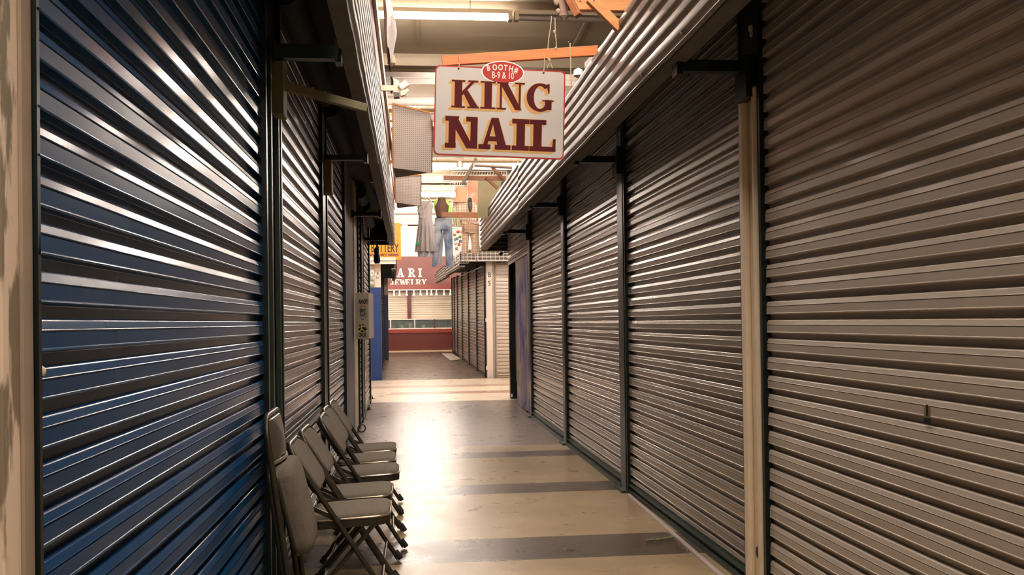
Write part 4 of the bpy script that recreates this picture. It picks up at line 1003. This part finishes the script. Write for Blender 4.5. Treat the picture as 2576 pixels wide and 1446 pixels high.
# ------------------------------------------------------------ far right block B 5
xs = 1.79
t = thing('booth_pillar', 'slim white pillar marked B 5 at the corner of the far right row', 'pillar', far((1.86, .1, 0)))
MB(far).box(1.79, 1.93, .0, .16, 0, 2.80).build('shaft', WHITEP, t, bevel=.003)
for zc, ch in ((2.42, 'B'), (2.22, '5')):
    o_ = far((1.825, -.004, zc)); text_mb(ch, o_, FX, FZ, .12, INK, 'pillar_lettering', t, bold=.01, sx=.85)
for z in (.2, 1.35): MB(far).box(1.76, 1.80, -.02, .03, z, z+.09).build('hinge_plate', WHITEP, t)
MB(far).box(1.93, 1.985, .03, .12, 0, 2.8).build('side_channel', mat('grey_channel', (.36, .31, .27), .5), t)
shutter((2.0, .10), (4.6, .10), (0, -1), CREAMSH, 'pale roll-up shutter facing the cross aisle beside the B 5 pillar', xf=far, ph=.02, z1=2.8, box_=False, bar=CREAM, rail=mat('grey_channel', (.36, .31, .27), .5))
ysr = [.2, 2.55, 5.3, 8.0, 10.3, 12.0, 13.3]
fl_ = ['nearest', 'second', 'third', 'fourth', 'fifth', 'sixth']
for k in range(6):
    shutter((xs, ysr[k]+.06), (xs, ysr[k+1]-.06), (-1, 0), STEEL, '%s grey roll-up shutter of the far right row, counted from the B 5 pillar' % fl_[k], xf=far, ph=.03, z1=2.75, box_=False)
    post(xs-.04, xs+.05, ysr[k+1]-.05, ysr[k+1]+.05, 2.8, BLACKM, '%s thin black post of the far right row, counted from the B 5 pillar' % fl_[k], xf=far)
fascia((1.15, -.3), (1.15, 6.0), (-1, 0), 2.66, 3.0, 'corrugated fascia of the far right row, its nearer half', xf=far, soff=.1)
fascia((1.15, 6.02), (1.15, 13.4), (-1, 0), 2.62, 2.96, 'corrugated fascia of the far right row, its farther half', xf=far, soff=.1)
fascia((1.17, -.32), (5.0, -.32), (0, -1), 2.78, 3.08, 'corrugated fascia facing the cross aisle above the B 5 pillar', xf=far, soff=.08)
struct(MB(far).box(1.18, 5.0, -.28, 13.4, 3.0, 3.04).build('trim_44', CANSHADE))
for pa_, pb_, nu, lab in (((1.02, 2.86), (1.50, 2.86), 5, 'left'), ((1.56, 2.86), (3.4, 2.86), 18, 'right')):
    grid(far((pa_[0], -.36, 2.80)), far((pb_[0], -.36, 2.80)), far((pb_[0], -.36, 3.06)), far((pa_[0], -.36, 3.06)), nu, 3, .004, 'wire_grid', 'white wire grid fixed on the fascia above the B 5 pillar, %s piece' % lab)
t = thing('curtain_rod', 'thin pale rod slanting up under the far right canopy', 'rod', far((1.5, 1, 2.5)))
MB().tube([at(1158, 694, Y=26), at(1212, 670, Y=23.3)], .014, 6).build('rod', WHITEPL, t)
# sheet on the floor
P = [atf(x, y, Z=.012) for x, y in ((1110, 889), (1137, 889), (1161, 904), (1133, 907))]
tag(MB(far).prism(P, (0, 0, .006)).build('floor_sheet', MATM, None), 'pale flat sheet lying on the floor by the far right shutters', 'sheet')

# ------------------------------------------------------------ jewelry stand at the far end
YJ = 15.25
t = thing('jewelry_counter', 'dark cherry counter with glass display cases at the end of the aisle', 'counter', far((.6, YJ, 0)))
MB(far).box(-4, 5, YJ, YJ+.6, 0, .70).build('cabinet_front', CHERRY, t)
MB(far).box(-4, 5, YJ-.05, YJ+.6, .70, .84).build('counter_ledge', mat('cherry_ledge', (.22, .028, .018), .35), t)
MB(far).box(-4, 5, YJ-.03, YJ+.6, .845, .89).build('case_sill', WHITEP, t)
MB(far).box(-4, 5, YJ-.03, YJ+.6, 1.215, 1.255).build('case_top', WHITEP, t)
MB(far).box(-4, 5, YJ+.50, YJ+.52, .89, 1.215).build('case_back', SHOWIN, t)
MB(far).box(-4, 5, YJ-.02, YJ-.012, .89, 1.215).build('case_glass', GLASS, t)
for x in (-2.6, -.55, .40, 1.18, 2.8): MB(far).box(x-.02, x+.02, YJ-.04, YJ+.0, .87, 1.235).build('case_divider', CHERRY if abs(x-1.18) < .01 else WHITEP, t)
b = MB(far)
for i in range(24): b.box(-.5+i*.1, -.44+i*.1, YJ-.035, YJ-.03, 1.19, 1.212)
b.build('dashed_trim', INK, t)
for k, (x, m_, hgt) in enumerate(((-.3, INK, .2), (-.1, WHITEPL, .12), (.1, OLIVE, .16), (.22, WHITEPL, .2), (.55, GREENIE, .22), (.75, WHITEPL, .1), (.9, GREENIE, .24), (1.05, INK, .2))):
    tag(MB(far).box(x-.06, x+.06, YJ+.1, YJ+.2, .895, .895+hgt).build('display_stand', m_, None), 'small display stand inside the glass case of the far counter', 'display stand', 'display stands in the glass case')
t = thing('red_signboard', 'large brick red board with white letters ARI JEWELRY', 'signboard', far((.9, YJ+.05, 2.45)))
MB(far).box(-4, 5, YJ+.02, YJ+.12, 2.62, 3.73).build('board', BOARDRED, t)
MB(far).box(-4, 5, YJ-.02, YJ+.1, 2.42, 2.615).build('lower_band', mat('deep_red_band', (.17, .028, .018), .45), t)
jc = far((0, YJ+.015, 0))
def jat(x, y): p_ = atf(x, y, Y=YJ+.015); return far(p_)
pj = 1./62.8
for ch, x in (('A', 998.5), ('R', 1027), ('I', 1052)):
    slab_text(ch, jat(x, 697), FX, FZ, 22*pj, LETTER, t, 'letter', T=.26, s=.16, th=.13, wide=.82 if ch != 'I' else .8)
for ch, x in (('J', 982), ('E', 992), ('W', 1004), ('E', 1020), ('L', 1033), ('R', 1046), ('Y', 1060)):
    slab_text(ch, jat(x, 718), FX, FZ, 15.5*pj, LETTER, t, 'letter', T=.26, s=.16, th=.13, wide=.90)
zsh = (1.30, 2.38)
for k, (x0, x1) in enumerate(((-4, .12), (.28, 5))):
    shutter((x0, YJ+.3), (x1, YJ+.3), (0, -1), IVORY, ['ivory roll-up shutter above the far counter, left of the red post', 'ivory roll-up shutter above the far counter, right of the red post'][k], z0=1.345, z1=2.40, xf=far, ph=.0, box_=False, bar=IVORY, rails=False)
t = thing('counter_post', 'dark cherry post between the ivory shutters of the far stand', 'post', far((.2, YJ+.2, 1.26)))
MB(far).box(.13, .26, YJ+.12, YJ+.26, 1.26, 2.42).build('shaft', CHERRY, t)
t = thing('light_track', 'white track holding small spotlights under the red board', 'light track', far((.7, YJ-.03, 2.4)))
MB(far).box(-2, 3, YJ-.07, YJ-.03, 2.385, 2.415).build('rail', WHITEPL, t)
for x in (991, 1005, 1023, 1041, 1058, 1074, 1085, 1098, 1117, 1133):
    q = atf(x, 733, Y=YJ-.05); q.z = 2.392
    t = thing('spotlight', 'small white spotlight on the track under the red board', 'spotlight', far(q), 'spotlights under the red board')
    MB(far).lathe(q, (0, 0, -1), [(0, .018), (.03, .03), (.12, .032), (.14, .028)], 10).build('lamp_stem', WHITEPL, t, True)
    MB(far).lathe((q.x, q.y, q.z-.14), (0, 0, -1), [(0, .03), (.04, .052), (.075, .055), (.08, .03)], 12).build('bulb', WHITEPL, t, True)
# store interior and the wall above
struct(MB(far).box(-4, 5, YJ+.62, YJ+.66, 0, 3.7).build('wall_booth_back', WHITEP))
t = thing('white_wall_panel', 'bright white panelled partition above the red signboard', 'partition', far((.5, YJ+1.2, 3.6)))
MB(far).box(-5, 6, YJ+1.2, YJ+1.26, 3.4, 5.0).build('panel_sheet', mat('bright_white', (.70, .63, .56), .6), t)
MB(far).box(-5, 6, YJ+1.10, YJ+1.3, 4.93, 5.03).build('top_rail', PIPEW, t)
t = thing('ceiling_speaker', 'round tan speaker on a bracket above the orange sign', 'speaker', at(1018, 571, Y=36))
q = at(1018, 571, Y=36)
MB().box(q.x-.11, q.x+.11, q.y-.02, q.y+.12, q.z-.08, q.z+.08).build('case', CREAM, t, bevel=.02)
MB().lathe(Vector((q.x-.01, q.y-.02, q.z)), (0, -1, 0), [(0, .07), (.02, .07), (.022, .03)], 14).build('cone', SOFFIT, t, True)

# ------------------------------------------------------------ floor-level bits by the right wall
t = thing('floor_strip', 'white metal strip on the floor along the second right shutter', 'floor strip', (1.6, 6.0, 0))
MB().prism([(1.630, 7.22, .001), (1.655, 7.22, .001), (1.600, 4.6, .001), (1.570, 4.6, .001)][::-1], (0, 0, .012)).build('strip', mat('strip_metal', (.60, .50, .48), .4, .3), t)
for k, (ya, yb) in enumerate(((4.66, 7.3), (7.55, 10.25), (10.5, 13.3), (1.5, 4.4))):
    tag(MB().box(1.645 if k != 0 else 1.665, 1.69, ya, yb, 0, .03).build('door_sill', GREENIE, None), ['rusty dark sill under the second right shutter behind the white strip', 'rusty dark sill under the third right shutter', 'rusty dark sill under the fourth right shutter', 'rusty dark sill under the nearest right shutter'][k], 'sill')
P = [at(x, y, Z=.012) for x, y in ((1627, 1359), (1640, 1357), (1655, 1357), (1670, 1354), (1685, 1352), (1697, 1350))]
b = MB()
for i in range(len(P)-1):
    for s_ in range(4):
        q = P[i].lerp(P[i+1], s_/4); b.lathe(q+Vector((0, .004*((s_ % 2)*2-1), 0)), P[i+1]-P[i], [(-.008, .003), (0, .008), (.008, .003)], 6)
tag(b.build('braided_rope', mat('green_cord', (.16, .20, .07), .7), None, True), 'short braided green cord on the dark floor stripe by the right wall', 'cord')
tag(MB().lathe(at(1702, 1322, Z=.02), (.3, 1, 0), [(-.03, .004), (-.01, .014), (.02, .012), (.035, .004)], 7).build('paper_scrap', OLIVE, None, True), 'crumpled yellowish scrap on the sill beside the green cord', 'scrap')

# ------------------------------------------------------------ folding chairs
def rounded(x0, x1, y0, y1, r, n=5):
    out = []
    for cx, cy, a0 in ((x1-r, y0+r, -90), (x1-r, y1-r, 0), (x0+r, y1-r, 90), (x0+r, y0+r, 180)):
        for k in range(n+1):
            a = radians(a0+90*k/n); out.append((cx+r*cos(a), cy+r*sin(a)))
    return out
def cushion(fn, outline, thick, crown):
    """pad over outline (u,v) closed; fn maps (u, v, h) to 3D; rounded upholstery"""
    n = len(outline); cx = sum(p[0] for p in outline)/n; cy = sum(p[1] for p in outline)/n
    layers = [(1.0, 0), (1.01, thick*.35), (1.0, thick*.7), (.96, thick), (.86, thick+crown*.35), (.68, thick+crown*.7), (.4, thick+crown*.95), (.15, thick+crown)]
    vv = []
    for s_, h in layers: vv += [fn(cx+(p[0]-cx)*s_, cy+(p[1]-cy)*s_, h) for p in outline]
    vv += [fn(cx, cy, thick+crown)]
    fs = [(i*n+j, i*n+(j+1) % n, (i+1)*n+(j+1) % n, (i+1)*n+j) for i in range(len(layers)-1) for j in range(n)]
    fs += [((len(layers)-1)*n+j, (len(layers)-1)*n+(j+1) % n, len(layers)*n) for j in range(n)]+[tuple(range(n))[::-1]]
    return MB().add(vv, fs)
def make_chair(label):
    t = thing('folding_chair', label, 'chair', (0, 0, 0), 'unfolded padded folding chairs along the left wall')
    hw = .222; top = Vector((-.275, 0, .785)); foot = Vector((.215, 0, .012)); ax = (foot-top).normalized()
    nx = Vector((-ax.z, 0, ax.x)); nx = nx if nx.x > 0 else -nx
    # outer frame: one bent tube, front foot - back top - front foot
    path = [(foot.x, -hw-.008, foot.z), (foot.x-.04*.6, -hw-.006, .012+.04)]
    path = [Vector((foot.x, -hw, foot.z))]+[Vector((foot.x, -hw, foot.z)).lerp(Vector((top.x, -hw, top.z)), f) for f in (.15, .5, .85)]
    r = .09; base = top
    for k in range(1, 7):
        a = radians(90*k/6); s_ = r*(1-sin(a)); path.append(Vector((base.x, 0, base.z))+ax*(r*(1-sin(a)))+Vector((0, -hw+r*(1-cos(a)), 0)))
    path2 = [Vector((p_.x, -p_.y, p_.z)) for p_ in path[::-1]]
    MB().tube(path+path2, .0125, 10).build('back_frame', CHAIRM, t, True, local=True)
    for s_ in (-1, 1):
        MB().tube([(.12, s_*(hw-.03), .405), (-.20, s_*(hw-.03), .03), (-.215, s_*(hw-.03), .012)], .0115, 10).build('rear_leg', CHAIRM, t, True, local=True)
        MB().lathe((foot.x+.004, s_*hw, .03), tuple(ax), [(-.03, .0145), (.015, .0165), (.022, .015)], 10).build('rubber_foot', RUBBER, t, True, local=True)
        MB().lathe((-.20, s_*(hw-.03), .028), (-.45, 0, -.8), [(-.02, .014), (.01, .016), (.02, .014)], 10).build('rubber_foot', RUBBER, t, True, local=True)
        MB().beam((-.04, s_*(hw-.014), .43), (-.18, s_*(hw-.014), .50), .006, .02).build('link_bar', CHAIRM, t, local=True)
    q = top+ax*.80
    MB().tube([(q.x, -hw, q.z), (q.x, hw, q.z)], .0085, 8).build('front_crossbar', CHAIRM, t, True, local=True)
    MB().tube([(-.13, -hw+.03, .11), (-.13, hw-.03, .11)], .0085, 8).build('rear_crossbar', CHROME, t, True, local=True)
    # seat pan with bright rim and upholstered pad
    ol = rounded(-.19, .19, -.195, .195, .065)
    ol2 = [(x*1.03, y*1.03) for x, y in ol]
    tilt = lambda u, v, h: Vector((u, v, .425+h+u*.05))
    pan = MB(); n = len(ol2); pan.add([tilt(x, y, -.03) for x, y in ol2]+[tilt(x, y, .012) for x, y in ol2], [tuple(range(n))[::-1], tuple(range(n, 2*n))]+[(i, (i+1) % n, n+(i+1) % n, n+i) for i in range(n)])
    so = pan.build('seat_pan', CHAIRM, t, True, local=True, angle=50)
    MB().tube([tilt(x*1.035, y*1.035, .012) for x, y in ol], .005, 6, True).build('rim', CHROME, so, True, local=True)
    cushion(tilt, ol, .028, .012).build('seat_pad', CHAIRF, t, True, local=True, angle=60)
    # upholstered back, slightly curved, wrapped round the frame
    def bk(u, v, h):      # u across, v down from the top along the frame
        p_ = top+ax*(v+.005)+Vector((0, u, 0)); return p_+nx*(h-.012-.022*(1-(u/.2)**2)+.0)
    olb = rounded(-.205, .205, .0, .26, .085)
    olb = [(x, y) for x, y in olb]
    cushion(lambda u, v, h: bk(u, v, h), olb, .030, .010).build('back_pad', CHAIRF, t, True, local=True, angle=60)
    def bkr(u, v, h): return bk(u, v, -h)
    cushion(bkr, [(x*.99, y) for x, y in olb], .010, .004).build('back_shell', CHAIRM, t, True, local=True, angle=60)
    MB().tube([bk(x*1.02, y if y > .01 else y-.004, .004) for x, y in olb], .0045, 6, True).build('back_rim', CHROME, t, True, local=True)
    return t
ch = make_chair('nearest unfolded padded folding chair, right behind the folded one')
spots = [(-.310, 4.74, 0.01, None), (-.312, 5.26, -.01, 'second unfolded folding chair from the camera'), (-.285, 5.98, .02, 'middle one of the five unfolded folding chairs'),
         (-.312, 6.52, 0., 'fourth unfolded folding chair from the camera'), (-.318, 7.05, .01, 'farthest unfolded folding chair, next to the blue wall panel')]
for i, (x, y, rz, lab) in enumerate(spots):
    c = ch if i == 0 else dup(ch)
    c.location = (x, y, 0); c.rotation_euler = (0, 0, rz)
    if lab: c['label'] = lab
del ch['group']
for o in COL.objects:
    if o.name.startswith('folding_chair') and 'group' not in o: o['group'] = 'unfolded padded folding chairs along the left wall'
# the folded chair leaning against the post
t = thing('folding_chair', 'folded padded folding chair leaning against the dark post, nearest of all chairs', 'chair', (0, 0, 0))
def FO(u, v, h=0.):      # u across (towards the far side), v up, h out from the chair plane
    return Vector((h, u, v))
hw = .225
for nm, wd, tp, off in (('back_frame', hw, .985, 0.), ('rear_leg_frame', hw-.03, .80, -.02)):
    pth = [FO(-wd, .01, off), FO(-wd, tp-.1, off)]+[FO(-wd+.09*(1-cos(radians(a))), tp-.09+.09*sin(radians(a)), off) for a in (15, 30, 45, 60, 75, 90)]
    pth += [FO(-q.y, q.z, off) for q in pth[::-1]]
    MB().tube([Vector((q.x, q.y, q.z)) for q in pth], .0125, 10).build(nm, CHAIRM, t, True, local=True)
def fb(u, v, h): return FO(u, v, h-.004-.03*(u/.2)**2+.02)
cushion(lambda u, v, h: fb(u, v, h), rounded(-.205, .205, .79, .97, .08), .012, .006).build('back_shell', mat('chair_back_metal', (.13, .115, .095), .28, .5), t, True, local=True, angle=60)
MB().tube([fb(-.205+.041*k, .792, .014) for k in range(11)], .008, 8).build('back_rim', CHROME, t, True, local=True)
so = cushion(lambda u, v, h: FO(u, v, h+.02+(.70-v)*.10), rounded(-.20, .20, .40, .775, .06), .05, .018).build('seat_pad', CHAIRF, t, True, local=True, angle=60)
cushion(lambda u, v, h: FO(u, v, -h+.02+(.70-v)*.10), rounded(-.205, .205, .395, .78, .06), .02, .002).build('seat_pan', CHAIRM, t, True, local=True, angle=60)
MB().tube([FO(-hw, .12), FO(hw, .12)], .0085, 8).build('crossbar', CHAIRM, t, True, local=True)
for s_ in (-1, 1): MB().lathe(FO(s_*hw, .03), (0, 0, -1), [(-.02, .0145), (.02, .0165), (.028, .015)], 10).build('rubber_foot', RUBBER, t, True, local=True)
t.location = (-.47, 4.16, 0); t.rotation_euler = (0, radians(-7.5), radians(1))
